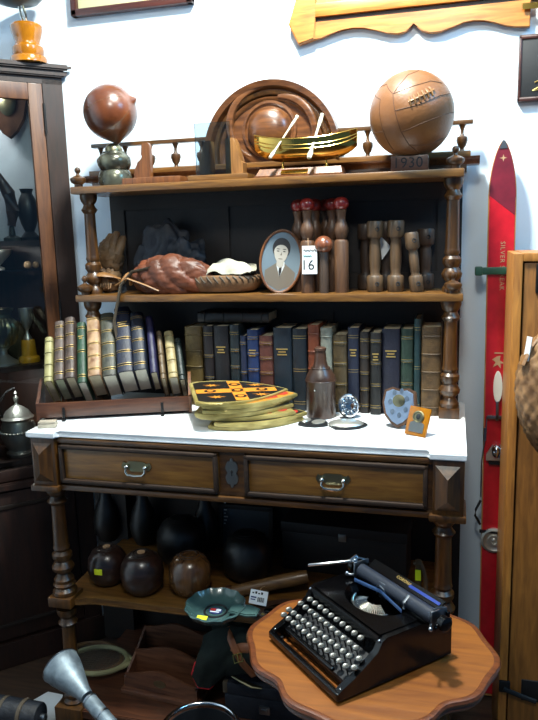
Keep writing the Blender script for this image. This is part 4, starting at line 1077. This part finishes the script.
# amber plaque
c = P(415, 436, z=MZ)
t = thing('amber_plaque', 'small amber plaque with round medallion leaning at the marble front by the silver shield', 'plaque', (c.x, c.y, MZ), (math.radians(-20), math.radians(4), math.radians(-22)))
MB(BAKE).box(-.03, .03, -.004, .004, 0, .078, .002).build('plate', t)
m = MB(OLDBRASS).at(T(0, -.004, .052) @ RX(90)); m.lathe([(.016, 0), (.016, .003), (.013, .004), (.012, .002), (.001, .003)], (0, 0, 0), 26); m.use(INK).ball((0, 0, .003), (.006, .008, .002), 12, 6); m.build('medallion', t)
MB(PEWTER).at(T(0, -.004, 0) @ RX(90)).prism([(-.02, .01), (.02, .01), (.02, .034), (.012, .038), (-.012, .038), (-.02, .034)], 0, .0015).build('inscription_plate', t)
m = MB(BAKE); m.loft([[(-.012, .004, .07), (.012, .004, .07), (.012, .008, .07), (-.012, .008, .07)], [(-.012, .04, .014), (.012, .04, .014), (.012, .044, .014), (-.012, .044, .014)]]); m.build('strut', t)

# ------------------------------------------------------------------ lower shelf things
LZ = .461
def lw(px, y, py=585): return P(px, py, y=y).x
def bowl(label, px, y, py_top, pr_, mat, stick=False, cap=True):
    c = P(px, py_top+pr_, y=y); r = pr_/FPX*(c-CAM).length
    t = thing('lawn_bowl', label, 'bowl', (c.x, y, LZ), (0, 0, random.random()), 'lawn bowls on the lower shelf')
    MB(mat).lathe([(r*.55, 0), (r*.8, r*.2), (r*.97, r*.55), (r, r*.95), (r*.95, r*1.35), (r*.75, r*1.7), (r*.45, r*1.88), (r*.2, r*1.9), (.001, r*1.9)], (0, 0, 0), 36).build('ball', t)
    m = MB(W_DK); m.torus(r*.36, .0018, (0, 0, r*1.885), 26, 6); m.torus(r*.5, .0012, (0, 0, r*1.85), 26, 6); m.build('turned_rings', t)
    if cap: MB(CREAMP).lathe([(.012, 0), (.012, .003), (.001, .003)], (0, 0, r*1.9), 18).build('disc', t, 'ivory disc')
    if stick:
        v = Vector((CAM.x-c.x, CAM.y-c.y, 0)).normalized(); a = math.atan2(v.y, v.x)-.5-t.rotation_euler.z
        m = MB(YSTICK).at(RZ(math.degrees(a)) @ T(r*1.0, 0, r*1.02)); m.box(-.001, .0015, -.013, .013, -.009, .009); m.build('price_sticker', t, 'yellow sticker')
    return t
bowl('dark lawn bowl with yellow sticker nearest the sideboard leg', 107.5, .17, 543, 18.5, W_BOWL, True)
bowl('dark lawn bowl with ivory disc standing in the middle of the three', 142, .14, 548, 20.5, W_BOWL)
bowl('lighter grained lawn bowl without ivory disc, third in the row', 190, .165, 550, 20.5, W_BOWL2, cap=False)
bowl('black bowl behind the green dish', 248, .29, 546, 24, W_BALL, cap=False)
bowl('larger black bowl at the back behind the grained bowl', 182, .345, 522, 24, W_BALL, cap=False)
for lab, px, h in (('dark bottle-shaped pin behind the stickered bowl', 110, .2), ('dark bottle-shaped pin behind the middle bowl', 146, .21), ('dark bottle-shaped pin behind the large black bowl', 207, .2)):
    t = thing('bowling_pin', lab, 'pin', (lw(px, .46, 560), .46, LZ), (0, 0, 0), 'dark pins at the back of the lower shelf')
    MB(W_BALL).lathe([(.03, 0), (.045, .03), (.05, .07), (.04, .12), (.022, .16), (.018, .2), (.024, .24), (.028, .265), (.02, .285), (.001, .295)], (0, 0, 0), 26).build('body', t)
    MB(W_BOWL).torus(.0185, .003, (0, 0, .2), 20, 6).build('ring', t)
# dim framed print at the back
a, b = P(217, 505, y=.475), P(273, 545, y=.475)
t = thing('framed_print', 'dim framed print with white marks leaning at the back of the lower shelf', 'picture', ((a.x+b.x)/2, .475, LZ), (math.radians(-8), 0, 0))
w = (b.x-a.x)/2; H = a.z-LZ
m = MB(W_DK)
for q in ((-w, w, 0, .016), (-w, w, H-.016, H), (-w, -w+.016, 0, H), (w-.016, w, 0, H)): m.box(q[0], q[1], -.008, .008, q[2], q[3], .002)
m.build('frame', t)
MB(plain('dim_print', '2e343b', .4, coat=.4)).box(-w+.014, w-.014, -.003, .003, .014, H-.014).build('print', t)
m = MB(PH_SHIRT)
for i in range(7): m.box(-w+.02, -w+.026+.004*(i % 3), -.0045, -.003, H*.55+i*.012, H*.55+i*.012+.004)
m.build('marks', t)
# dark wooden boxes at back right
t = thing('wooden_case', 'long dark wooden case at the back of the lower shelf behind the typewriter', 'case', (.86, .42, LZ), (0, 0, math.radians(-3)))
MB(W_DK).box(-.2, .2, -.06, .07, 0, .13, .004).build('body', t); MB(W_PANEL).box(-.203, .203, -.063, .073, .13, .165, .004).build('lid', t); MB(PEWTER).box(-.012, .012, -.067, -.06, .118, .142, .002).build('clasp', t)
# green dish
a = P(214, 614, z=LZ+.02)
t = thing('ashtray_dish', 'green fluted dish with enamel badge on the front edge of the lower shelf', 'dish', (a.x, a.y+.015, LZ), (math.radians(2), 0, 0))
rd = .087
m = MB(TEAL)
def fl(r, z, k=1, n=72):
    return [((r+.0022*k*math.cos(12*2*PI*i/n))*math.cos(2*PI*i/n), (r+.0022*k*math.cos(12*2*PI*i/n))*math.sin(2*PI*i/n), z) for i in range(n)]
m.loft([fl(.045, .012, 0), fl(.06, .014, .3), fl(.078, .026, .8), fl(rd, .042, 1), fl(rd-.003, .046, 1), fl(.074, .034, .8), fl(.055, .022, .3), fl(.03, .02, 0), fl(.001, .02, 0)]); m.build('bowl', t)
m = MB(TEAL); m.prism([(.045, -.02), (.1, -.03), (.128, -.022), (.13, .012), (.1, .024), (.045, .02)], .03, .04, .003); m.build('lip', t)
m = MB(PICDARK).at(T(0, 0, .0205)); m.torus(.032, .003, (0, 0, .001), 26, 6); m.use(BLUEINK).prism(ell(0, 0, .02, .015, 20), 0, .002); m.use(SRED).box(-.016, .0, -.002, .009, .002, .003); m.use(PAPER).box(.001, .015, -.001, .008, .002, .003); m.use(PAPER).box(-.014, .012, -.009, -.005, .002, .003); m.build('badge', t, 'enamel badge')
m = MB(YSTICK).at(T(-.014, -.071, .042) @ RX(12)); m.box(-.015, .015, -.007, .007, 0, .0015); m.build('price_sticker', t, 'yellow sticker')
# baton
A, B = P(232, 592, y=.165), P(302, 577, y=.225)
t = thing('wooden_baton', 'turned pale wooden baton lying behind the green dish', 'baton', A)
m = MB(W_BAT); D = B-A
m.tube([D*u for u in (0, .1, .25, .5, .8, 1, 1.08)], [.018, .0185, .019, .02, .021, .02, .018], 20); m.build('shaft', t)
m = MB(W_RACK); m.tube([D*u for u in (-.09, -.08, -.02, 0, .005)], [.012, .021, .023, .021, .018], 20); m.build('pommel', t, 'dark reddish end')
# oval dark mirror
a = P(282, 612, z=LZ+.012)
t = thing('hand_mirror', 'dark oval wooden hand mirror lying at the shelf edge beside the green dish', 'mirror', (a.x, a.y+.01, LZ), (0, 0, math.radians(20)))
MB(L_BOT).lathe([(.085, 0), (.095, .006), (.095, .012), (.085, .018), (.06, .014), (.001, .014)], (0, 0, 0), 40, 1, .6).build('frame', t)
MB(BLACKM).lathe([(.055, .014), (.05, .016), (.001, .016)], (0, 0, 0), 30, 1, .6).build('glass', t); MB(GILT).lathe([(.006, .016), (.001, .019)], (-.06, -.02, 0), 12).build('stud', t)
# white shop label
a = P(258.5, 597.5, y=.1)
t = thing('shop_label', 'white printed price label tied to the baton beside the green dish', 'tag', a, (math.radians(-30), math.radians(8), math.radians(5)))
MB(PAPER).box(-.026, .026, 0, .0015, -.02, .02, .0007).build('card', t)
m = MB(INK)
for i in range(4): m.box(-.02+i*.0085, -.0145+i*.0085, -.0008, 0, .009, .0125+(i % 2)*.003)
for i in range(12): m.box(-.002+i*.0017, -.0012+i*.0017+.0006*(i % 3 == 0), -.0008, 0, -.012, .001)
m.use(BLUEINK); m.box(-.022, -.006, -.0008, 0, -.003, .001); m.box(-.022, -.008, -.0008, 0, -.009, -.006)
m.build('printing', t)
MB(CREAMP).tube([(0, .001, .02), (.004, .01, .03), (.01, .03, .034)], .0008, 5).build('string', t)

# wooden tool by right leg
a = P(418, 590, y=.2)
t = thing('wooden_tool', 'small wooden hammer-like tool with yellow sticker behind the typewriter', 'tool', (a.x, .22, LZ))
H = P(418, 560, y=.22).z-LZ
MB(W_DUMB).tube([(0, 0, 0), (0, 0, H*.6), (-.002, 0, H)], [.008, .009, .008], 12).build('handle', t)
MB(W_DUMB).tube([(-.014, 0, H-.012), (.002, 0, H-.006), (.012, 0, H-.03), (.02, 0, H-.06), (.022, 0, .0)], [.006, .009, .008, .007, .006], 10).build('prong', t)
MB(YSTICK).box(-.009, .007, -.011, -.0095, H-.058, H-.026).build('price_sticker', t, 'yellow sticker')

# ------------------------------------------------------------------ base shelf things
BZ = .1
PALEF = mix_mat('racket_frame', '6f6c4a', '9c9870', (1, 1, 1), 12, 4, 0, .5)
def racket(label, px, py, y, rz, r1=.125, r2=.105, frame=W_BAT, z=.022, hl=.3):
    a = P(px, py, z=BZ+z)
    t = thing('tennis_racket', label, 'racket', (a.x, a.y, BZ+z), rot(0, 0, rz), 'old wooden tennis rackets')
    m = MB(frame); m.tube([(r1*math.cos(2*PI*i/48), r2*math.sin(2*PI*i/48), 0) for i in range(48)], .0085, 8, True); m.build('head', t)
    m = MB(L_STRAP)
    for i in range(-6, 7):
        u = i/7; m.tube([(r1*u, -r2*math.sqrt(1-u*u), 0), (r1*u, r2*math.sqrt(1-u*u), 0)], .0008, 4); m.tube([(-r1*math.sqrt(1-u*u), r2*u, 0), (r1*math.sqrt(1-u*u), r2*u, 0)], .0008, 4)
    m.build('strings', t)
    m = MB(frame); m.tube([(r1*.8, r2*.62, 0), (r1*1.12, r2*.2, 0), (r1*1.28, .006, 0)], [.007, .008, .009], 8); m.tube([(r1*.8, -r2*.62, 0), (r1*1.12, -r2*.2, 0), (r1*1.28, -.006, 0)], [.007, .008, .009], 8); m.tube([(r1*1.02, -r2*.3, 0), (r1*1.06, 0, 0), (r1*1.02, r2*.3, 0)], .006, 8); m.build('throat', t)
    m = MB(L_STRAP); m.tube([(r1*1.2, 0, 0), (r1*1.27, 0, 0), (r1*1.3, 0, 0)], [.009, .01, .009], 10); m.build('grip', t)
    return t
racket('wooden tennis racket with pale frame lying on the base shelf beside the letter rack', 98, 660, 0, 8, .1, .075, PALEF, .03, .02)
racket('darker tennis racket lying under the pale-framed one', 94, 657, 0, -10, .105, .08, W_BAT, .01, .02)
W_LET = wood('letter_rack_brown', '4a2a1b', '7a4e36', 'x', .4)
# letter rack
a = P(122, 697, z=BZ)
t = thing('letter_rack', 'dark wooden letter rack with three scalloped dividers and an oval plaque', 'letter rack', (a.x+.13, a.y+.09, BZ), (0, 0, math.radians(-5)))
w = .125
MB(W_LET).box(-w-.012, w+.012, -.085, .09, 0, .016, .004).build('base', t)
def scal(h): return [(-w, 0), (w, 0)]+[(w-2*w*i/24, h-.013*math.cos(2*PI*i/24)) for i in range(25)]
for y_, h_ in ((-.066, .06), (.0, .105), (.066, .15)):
    m = MB(W_LET).at(T(0, y_, .016) @ RX(90)); m.prism(scal(h_), -.004, .004, .0015); d = m.build('divider', t)
    if y_ < -.05:
        MB(OLDBRASS).at(T(0, y_-.004, .05) @ RX(90)).prism(ell(0, 0, .022, .012, 24), 0, .002, .0006).build('oval_plaque', d)
for sx in (-1, 1):
    m = MB(W_LET); r0 = [(0, -.07, .016), (0, .07, .016), (0, .07, .15), (0, .03, .115), (0, -.03, .075), (0, -.07, .05)]
    m.at(T(sx*w-(.004 if sx < 0 else .004), 0, 0)); m.loft([r0, [(.008, b_, c_) for _, b_, c_ in r0]]); m.build('side', t)
# suitcase
f0 = P(224, 690, y=.1); zt_ = P(226, 682, y=.1).z; hs = zt_-BZ
t = thing('suitcase', 'small black suitcase with worn corner and metal latch on the base shelf under the cap', 'suitcase', (f0.x+.13, .2, BZ))
MB(L_BLACK).box(-.13, .13, -.1, .12, 0, hs*.66, .006).build('body', t); MB(L_BLACK).box(-.132, .132, -.102, .122, hs*.67, hs, .006).build('lid', t)
la_ = P(265, 710, y=.1)-t.location
m = MB(STEEL); m.box(la_.x-.017, la_.x+.017, -.108, -.1, la_.z-.012, la_.z+.014, .002); m.box(la_.x-.009, la_.x+.009, -.112, -.104, la_.z-.005, la_.z+.008, .002); m.build('latch', t)
MB(L_STRAP).box(-.1335, -.118, -.1035, -.085, hs-.035, hs+.0015, .004).build('corner_guard', t, 'worn grey corner')
m = MB(OLDBRASS); m.tube([P(232, 676, y=.09)-t.location, P(240, 680, y=.085)-t.location, P(252, 686, y=.085)-t.location, P(262, 688, y=.09)-t.location], [.004, .008, .009, .005], 8, flat=.5); m.build('carrying_handle', t)
# green cap with red edge
c = P(228, 655, y=.11)
t = thing('green_cap', 'dark green cloth cap with red edging heaped over the black suitcase', 'cap', c)
tope = [(205, 636), (214, 630), (228, 628), (244, 628), (258, 631), (270, 637)]
bote = [(193, 674), (199, 686), (209, 687.5), (224, 674), (246, 672), (272, 676)]
def along(L_, u):
    x = u*(len(L_)-1); i = min(int(x), len(L_)-2); k = x-i; return L_[i][0]*(1-k)+L_[i+1][0]*k, L_[i][1]*(1-k)+L_[i+1][1]*k
def cap_s(u, v):
    A, B_ = along(tope, u), along(bote, u)
    px, py = A[0]*(1-v)+B_[0]*v, A[1]*(1-v)+B_[1]*v
    return P(px, py, y=.118-.06*math.sin(PI*(.15+.75*v))+.008*math.sin(9*u+5*v)*math.sin(PI*v))-c
m = MB(GREENCLOTH); m.sheet(cap_s, 44, 22, .006); m.build('cloth', t)
q0 = P(238, 640, y=.16)-c
m = MB(GREENCLOTH); m.ball((q0.x, q0.y+.03, q0.z), (.085, .05, .06), 30, 18, .25, 3); m.build('crown', t)
MB(REDCLOTH).tube([cap_s(0, .72), cap_s(0, .86)]+[cap_s(u/20., 1.0) for u in range(0, 10)], .0065, 8).build('red_edging', t, 'red edging')
# leather belt with buckle
c = P(244, 640, y=.05)
t = thing('leather_belt', 'brown leather belt with a brass buckle draped over the green cap', 'belt', c)
def rel(px, py, y): return P(px, py, y=y)-c
m = MB(L_BELT); m.tube([rel(227, 628, .09), rel(231, 640, .055), rel(236, 652, .045), rel(243, 664, .05), rel(254, 676, .075)], .0105, 8, flat=.3, nrm=(0, -1, .4)); m.build('strap', t)
m = MB(L_BELT); m.tube([rel(219, 644, .085), rel(232, 647, .06), rel(246, 648, .056), rel(262, 652, .065)], [.006, .013, .014, .01], 8, flat=.3, nrm=(0, -1, .4)); m.build('pad', t, 'pale edged leather flap')
q = rel(238, 658, .036)
m = MB(BRASS).at(T(*q) @ RX(68) @ RZ(20)); m.tube([(-.013, -.011, 0), (.013, -.011, 0), (.013, .011, 0), (-.013, .011, 0)], .0024, 6, True); m.tube([(0, -.011, 0), (0, .011, .002)], .002, 6); m.build('buckle', t, 'brass buckle')

# ------------------------------------------------------------------ foreground pieces on the floor
A = P(65, 671, y=-.06); Bp = P(108, 722, y=-.16)
D = (Bp-A).normalized(); KH = 1.16
end = A+D*((A.z-.03)/(-D.z))
t = thing('metal_horn', 'galvanised metal horn with a wide funnel bell leaning before the sideboard foot', 'horn', A)
Lh = (end-A).length
m = MB(GALV); m.tube([D*u*KH for u in (-.022, -.02, .0, .025, .055, .08, .1)], [v*KH for v in (.0475, .0485, .045, .038, .028, .02, .0165)], 36); m.build('bell', t)
m = MB(GALV); m.tube([D*u for u in (.128, .15, .3, Lh-.005)], [.021, .0205, .021, .024], 20); m.build('pipe', t)
m = MB(STEEL); m.tube([D*.19, D*.197], .0225, 20); m.build('collar', t); m = MB(STEEL); m.tube([D*.128, D*.134], .0225, 20); m.build('collar', t); m = MB(STEEL)
nrm_ = D.orthogonal().normalized(); bn = D.cross(nrm_)
m.tube([D*-.021*KH+.048*KH*(nrm_*math.cos(2*PI*i/40)+bn*math.sin(2*PI*i/40)) for i in range(40)], .0022, 6, True); m.build('rim', t)
c = P(200, 729, y=-.125)
t = thing('chrome_bin', 'round chrome-rimmed bin standing on the floor before the letter rack', 'bin', (c.x, c.y, 0))
zt_ = P(200, 729, y=-.125).z; rr = .105
m = MB(BLACKR); m.lathe([(rr*.8, .0), (rr*.95, zt_-.01), (rr*.93, zt_-.01), (rr*.78, .01), (.001, .01)], (0, 0, 0), 40); m.build('body', t)
MB(CHROME).torus(rr, .006, (0, 0, zt_), 56, 10).build('rim', t)
a, b = P(0, 705, z=.07), P(40, 714, z=.06)
t = thing('leather_tube', 'black leather tube with a knob end lying on the floor by the corner cabinet', 'tube case', b)
D2 = (a-b); D2.z = 0.0
ln = .3; D2 = D2.normalized()
b0 = Vector((0, 0, 0))
m = MB(L_BLACK); m.tube([D2*u for u in (0, .004, ln, ln+.004)], [.04, .043, .05, .045], 28); m.build('body', t)
m = MB(STEEL); m.tube([D2*-.022, D2*-.018, D2*-.004, D2*.0], [.006, .012, .012, .008], 14); m.build('knob', t)
m = MB(L_STRAP)
m.bm.free()
for u in (.05, .12):
    m = MB(L_STRAP); m.tube([D2*u, D2*(u+.012)], .0475, 28); m.build('strap', t)
t.location.z = .05
qa = [P(*q, z=0.001) for q in ((25, 705), (48, 692), (63, 695), (56, 722), (30, 730))]
c = sum(qa, Vector())/5
m = MB(PAPER); m.prism([(q.x-c.x, q.y-c.y) for q in qa], 0, .002)
o = m.build('paper_sheet'); o.location = (c.x, c.y, 0.0005); tag(o, 'white paper sheet on the dark floor beside the sideboard foot', 'paper')

# ------------------------------------------------------------------ table and typewriter
TZ = .60
tc = Vector((1.007, -.21, 0))
t = thing('side_table', 'small golden wood table with scalloped moulded top holding the typewriter', 'table', tc, rot(0, 0, 0))
def scallop(k, n=144):
    out = []
    for i in range(n):
        a_ = 2*PI*i/n
        r = .274+.011*math.cos(4*a_)+.005*math.cos(12*a_)-.008*abs(math.sin(2*a_))**24
        out.append((k*r*math.cos(a_), k*r*math.sin(a_)))
    return out
def rr_(k, z): return [(x, y, z) for x, y in scallop(k)]
m = MB(W_TBL); m.loft([rr_(.9, TZ-.02), rr_(.955, TZ-.019), rr_(.955, TZ-.0005), rr_(.0001, TZ)]); m.build('top', t)
m = MB(W_TBL2); 
rings = [rr_(.93, TZ-.03), rr_(.975, TZ-.028), rr_(.99, TZ-.022), rr_(.975, TZ-.016), rr_(1.0, TZ-.013), rr_(1.008, TZ-.007), rr_(.998, TZ-.001), rr_(.975, TZ+.0008), rr_(.955, TZ-.0002)]
m.loft(rings, True, False); m.build('moulded_edge', t, 'darker moulded edge')
m = MB(W_TBL2); m.lathe([(.2, TZ-.07), (.21, TZ-.066), (.21, TZ-.028), (.05, TZ-.028)], (0, 0, 0), 40); m.build('apron', t)
for i in range(4):
    a_ = PI/4+i*PI/2; ca, sa = math.cos(a_), math.sin(a_)
    m = MB(W_TBL2); m.tube([(.175*ca, .175*sa, TZ-.03), (.18*ca, .18*sa, .35), (.17*ca, .17*sa, .2), (.2*ca, .2*sa, .04), (.21*ca, .21*sa, 0)], [.022, .018, .014, .016, .02], 14); m.build('leg', t)
m = MB(W_TBL2); m.lathe([(.14, .16), (.15, .165), (.15, .178), (.14, .183)], (0, 0, 0), 32)
for i in range(4):
    a_ = PI/4+i*PI/2; m.tube([(.14*math.cos(a_), .14*math.sin(a_), .172), (.17*math.cos(a_), .17*math.sin(a_), .172)], .008, 8)
m.build('stretcher', t)

# typewriter: local x = width, y = front to back
FR = Vector((.973, -.436, TZ)); BRt = Vector((1.194, -.214, TZ))
ydir = (BRt-FR); ydir.z = 0; ydir.normalize(); xdir = Vector((ydir.y, -ydir.x, 0))
TWW, TWD = .274, .31
org = FR-xdir*TWW/2
ty = thing('typewriter', 'black portable typewriter with round chrome-ringed keys on the scalloped table', 'typewriter', org, (0, 0, math.atan2(xdir.y, xdir.x)))
hw = TWW/2
def side_prof(): return [(0, .006), (.0, .022), (.012, .03), (.04, .042), (.08, .066), (.102, .08), (.114, .1), (.126, .106), (.22, .106), (.24, .1), (TWD, .092), (TWD, .006)]
for sx in (-1, 1):
    m = MB(BLACKM); pr_ = side_prof()
    x0_ = sx*hw; x1_ = sx*(hw-.016)
    m.loft([[(x0_, y, z) for y, z in pr_], [(x1_, y, z) for y, z in pr_]]); m.build('side_panel', ty)
m = MB(BLACKM); m.box(-hw, hw, -.003, .009, .006, .024, .004, 3); m.build('front_rail', ty)
m = MB(BLACKM); m.box(-hw+.01, hw-.01, .034, TWD-.01, .008, .018); m.box(-hw+.01, hw-.01, TWD-.02, TWD, .008, .088, .004); m.build('base_plate', ty)
# plate under the keys, sloping
m = MB(BLACKR); r0 = [(0, .034, .018), (0, .112, .046), (0, .112, .052), (0, .034, .026)]
m.at(T(-hw+.016, 0, 0)); m.loft([r0, [(2*hw-.032, b_, c_) for _, b_, c_ in r0]]); m.build('key_bed', ty)
# cover deck with half-round type basket opening
def deck_z(y): return .106
m = MB(BLACKM)
N = 24; BR = .074; by = .212
front, arcp = [], []
for i in range(N+1):
    a_ = PI+PI*i/N
    arcp.append((BR*1.15*math.cos(a_), by+BR*.95*math.sin(a_)))
    front.append((-hw+.014+(2*hw-.028)*i/N, .118))
ra = [[(x, y, .1085) for x, y in front], [(x, y, .1085) for x, y in arcp], [(x*.96, y+.003, .1) for x, y in arcp], [(x*.9, y+.006, .085) for x, y in arcp]]
m.loft(ra, False, False)
for sx in (-1, 1):
    m.loft([[(sx*(hw-.014), .118, .1085), (sx*(hw-.014), .225, .1085)], [(sx*BR*1.15, by, .1085), (sx*BR*1.15, .225, .1085)]], False, False)
# front drop of the cover
m.loft([[(x, .14, .1085) for x, _ in front], [(x, .113, .104) for x, _ in front], [(x, .111, .09) for x, _ in front], [(x, .111, .05) for x, _ in front]], False, False)
m.build('ribbon_cover', ty)
# type bars
for i in range(26):
    a_ = PI*(1.1+.8*i/25)
    m = MB(SILVER); m.tube([(.05*math.cos(a_)*1.1, by-.004+.05*math.sin(a_), .092), (.022*math.cos(a_), by-.004+.02*math.sin(a_), .1)], [.0014, .0018], 6)
    m.at(T(.054*math.cos(a_)*1.1, by-.004+.053*math.sin(a_), .094)); m.box(-.002, .002, -.0025, .0025, -.003, .004); m.build('type_bar', ty)
m = MB(STEEL); m.box(-.012, .012, by+.012, by+.018, .1, .14, .002); m.tube([(-.02, by+.014, .105), (-.012, by+.008, .128), (.0, by+.006, .134), (.012, by+.008, .128), (.02, by+.014, .105)], .0022, 6); m.build('type_guide', ty)
m = MB(plain('blue_ribbon', '3c5c8c', .5)); m.tube([(-.085, by-.002, .114), (-.03, by+.004, .118), (0, by+.008, .12), (.03, by+.004, .118), (.085, by-.002, .114)], .005, 6, flat=.2, nrm=(0, 1, 0)); m.build('ribbon', ty)
# keys: 4 rows
KEYTOP = plain('key_top', '4c4d4a', .4)
KEYRING = plain('key_ring', '747470', .42, metal=.9)
def make_key():
    t_ = MB(KEYRING); t_.lathe([(.007, 0), (.0079, .0012), (.0079, .0034), (.0071, .0044), (.0059, .0036)], (0, 0, 0), 18)
    t_.use(KEYTOP).lathe([(.0059, .0032), (.0001, .0033)], (0, 0, 0), 18)
    t_.use(INK).torus(.0022, .0006, (0, 0, .0036), 10, 4)
    t_.use(IRON).lathe([(.0016, -.022), (.0016, 0)], (0, 0, 0), 6)
    return t_
kb = make_key().build('key', ty, 'white legend disc in a chrome ring')
first = True
rows = [((310.2, 600.2), (360.9, 638.8), 10, .079), ((300.9, 604.2), (356.2, 648.8), 11, .070), ((289, 610.2), (349.5, 657), 12, .061), ((283.9, 615.4), (346.1, 667.1), 12, .052)]
mw = Matrix.Translation(org) @ Matrix.Rotation(math.atan2(xdir.y, xdir.x), 4, 'Z'); inv = mw.inverted()
for q0, q1, n_, kz in rows:
    a, b = inv @ P(*q0, z=TZ+kz), inv @ P(*q1, z=TZ+kz)
    ex = [b+Vector((.0235, .008, .004))] if kz < .065 else []
    for c_ in [a.lerp(b, i/(n_-1)) for i in range(n_)]+ex:
        k_ = kb if first else kb.copy()
        if not first: COL.objects.link(k_); k_.parent = ty
        first = False
        k_.location = (max(-hw+.006, min(hw-.012, c_.x)), c_.y, c_.z); k_.rotation_euler = (math.radians(14), 0, 0)
m = MB(BLACKM); m.box(-.1, .085, .02, .031, .034, .044, .004, 3); m.build('space_bar', ty)
m = MB(CHROME)
for sx in (-1, 1): m.ball((sx*(hw-.008), .012, .026), .004, 10, 6); m.ball((sx*(hw-.008), .112, .1), .0035, 10, 6)
m.build('screws', ty)
# carriage
cyy, czz = .237, .128
CS = .034
m = MB(BLACKM); m.box(CS-hw+.004, CS+hw+.004, cyy-.012, cyy+.03, .108, .116, .002); m.box(CS-hw+.004, CS+hw+.004, cyy+.022, cyy+.03, .116, .14, .002); m.build('carriage', ty)
m = MB(PLATEN).at(T(CS, cyy, czz) @ RY(90)); m.lathe([(.0165, -hw+.012), (.0165, hw-.01)], (0, 0, 0), 32); m.build('platen', ty)
for sx in (-1, 1):
    m = MB(BLACKM).at(T(CS+sx*(hw+.004), cyy, czz) @ RY(90)); kz0 = .004 if sx > 0 else -.022
    m.lathe([(.012, kz0), (.016, kz0+.002), (.016, kz0+.016), (.012, kz0+.018)], (0, 0, 0), 24); m.build('platen_knob', ty)
    m = MB(STEEL); x_ = CS+sx*(hw-.004); m.box(x_-.003, x_+.003, cyy-.018, cyy+.026, .112, .15, .002)
    m.tube([(x_, cyy-.018, .12), (x_+sx*.006, cyy-.026, .118), (x_+sx*.012, cyy-.03, .12)], .003, 8); m.tube([(x_, cyy+.02, .148), (x_+sx*.004, cyy, .156), (x_+sx*.002, cyy-.012, .154)], .0025, 6); m.ball((x_+sx*.012, cyy-.03, .12), .005, 10, 6)
    m.build('carriage_end', ty)
# paper table with gold name and blue strip
m = MB(BLACKM); r0 = [(0, cyy+.014, .140), (0, cyy+.034, .152), (0, cyy+.036, .149), (0, cyy+.018, .136)]
m.at(T(CS-hw+.02, 0, 0)); m.loft([r0, [(2*hw-.035, b_, c_) for _, b_, c_ in r0]]); m.build('paper_table', ty)
PM = T(CS, cyy+.0245, .1467) @ RX(31)
MB(GILT).text('CORONA', .0105, PM @ T(-.002, .002, 0), .0004, 1.1).build('lettering', ty, 'gold lettering')
MB(BLUEST).at(PM).box(.02, hw-.02, -.0052, .0018, .0002, .0012).build('blue_strip', ty, 'blue strip')
m = MB(STEEL); m.tube([(CS+.05, cyy-.02, .118), (CS+.05, cyy-.021, .134), (CS+.05, cyy-.006, .146)], .004, 6, flat=.4); m.build('paper_guide', ty)
# return lever
la = Vector((CS-hw-.002, cyy-.01, .15))
lb_ = inv @ P(308, 565, z=TZ+.145)
m = MB(CHROME); m.tube([la, la.lerp(lb_, .35), la.lerp(lb_, .4), la.lerp(lb_, .98), lb_], [.0045, .0038, .0032, .0034, .0026], 10); m.ball(tuple(la), .008, 12, 8); m.tube([la+Vector((0, .01, .004)), la+Vector((.004, .0, .016)), la+Vector((.0, -.014, .006))], .003, 6); m.build('return_lever', ty)
for sx in (-1, 1):
    for yy in (.02, TWD-.02): m = MB(BLACKR); m.lathe([(.008, 0), (.009, .002), (.008, .009)], (sx*(hw-.014), yy, 0), 14); m.build('foot', ty)

# ------------------------------------------------------------------ lights
def area(name, loc, size, energy, color=(1, 1, 1), target=None, spread=180):
    l = bpy.data.lights.new(name, 'AREA'); l.shape = 'DISK'; l.size = size; l.energy = energy; l.color = color; l.spread = math.radians(spread)
    o = bpy.data.objects.new(name, l); COL.objects.link(o); o.location = loc
    d = (Vector(target)-Vector(loc)) if target else Vector((0, 0, -1))
    o.rotation_euler = d.to_track_quat('-Z', 'Y').to_euler()
    return o
area('ceiling_lamp', (.76, -.13, 2.92), .2, 92, (.96, 1.0, .93), (.72, .1, 1.0))
area('room_lamp', (1.1, -1.5, 2.92), .4, 23, (.98, 1.0, .93), (.7, .2, .9))
area('blue_wall_fill', (2.3, -.3, 2.8), .8, 26, (.2, .6, 1.0), (1.26, .56, 1.1))  # unseen blue fill added to tint the wall shadows, no window there
for x_, z_, e_ in ((-.25, 1.52, 1.0), (-.24, 1.08, .6)): area('cabinet_fill', tuple(CCM @ Vector((x_, .07, z_))), .05, e_, (1.0, .98, .95))  # fill lights added under the shelves to brighten the silver
area('cabinet_fill', tuple(CCM @ Vector((-.3, .12, 2.05))),   .08, 1.3, (1.0, .98, .95))  # fill light added under the cabinet top to brighten the lining
w = bpy.data.worlds.new('room_daylight'); SC.world = w; w.use_nodes = True
bg = w.node_tree.nodes['Background']; bg.inputs[0].default_value = (.27, .57, 1.0, 1); bg.inputs[1].default_value = .21

# ------------------------------------------------------------------ camera and view
cd = bpy.data.cameras.new('camera'); co = bpy.data.objects.new('camera', cd); COL.objects.link(co)
cd.sensor_fit = 'VERTICAL'; cd.sensor_height = 36; cd.lens = 36*FPX/720; cd.clip_start = .05
R_ = RT*math.cos(ROLL)-UP*math.sin(ROLL); U_ = RT*math.sin(ROLL)+UP*math.cos(ROLL)
co.matrix_world = Matrix(((R_.x, U_.x, -FW.x, CAM.x), (R_.y, U_.y, -FW.y, CAM.y), (R_.z, U_.z, -FW.z, CAM.z), (0, 0, 0, 1)))
SC.camera = co
vs = SC.view_settings; vs.view_transform = 'Standard'; vs.look = 'None'; vs.gamma = 1; vs.exposure = 0; vs.use_curve_mapping = False
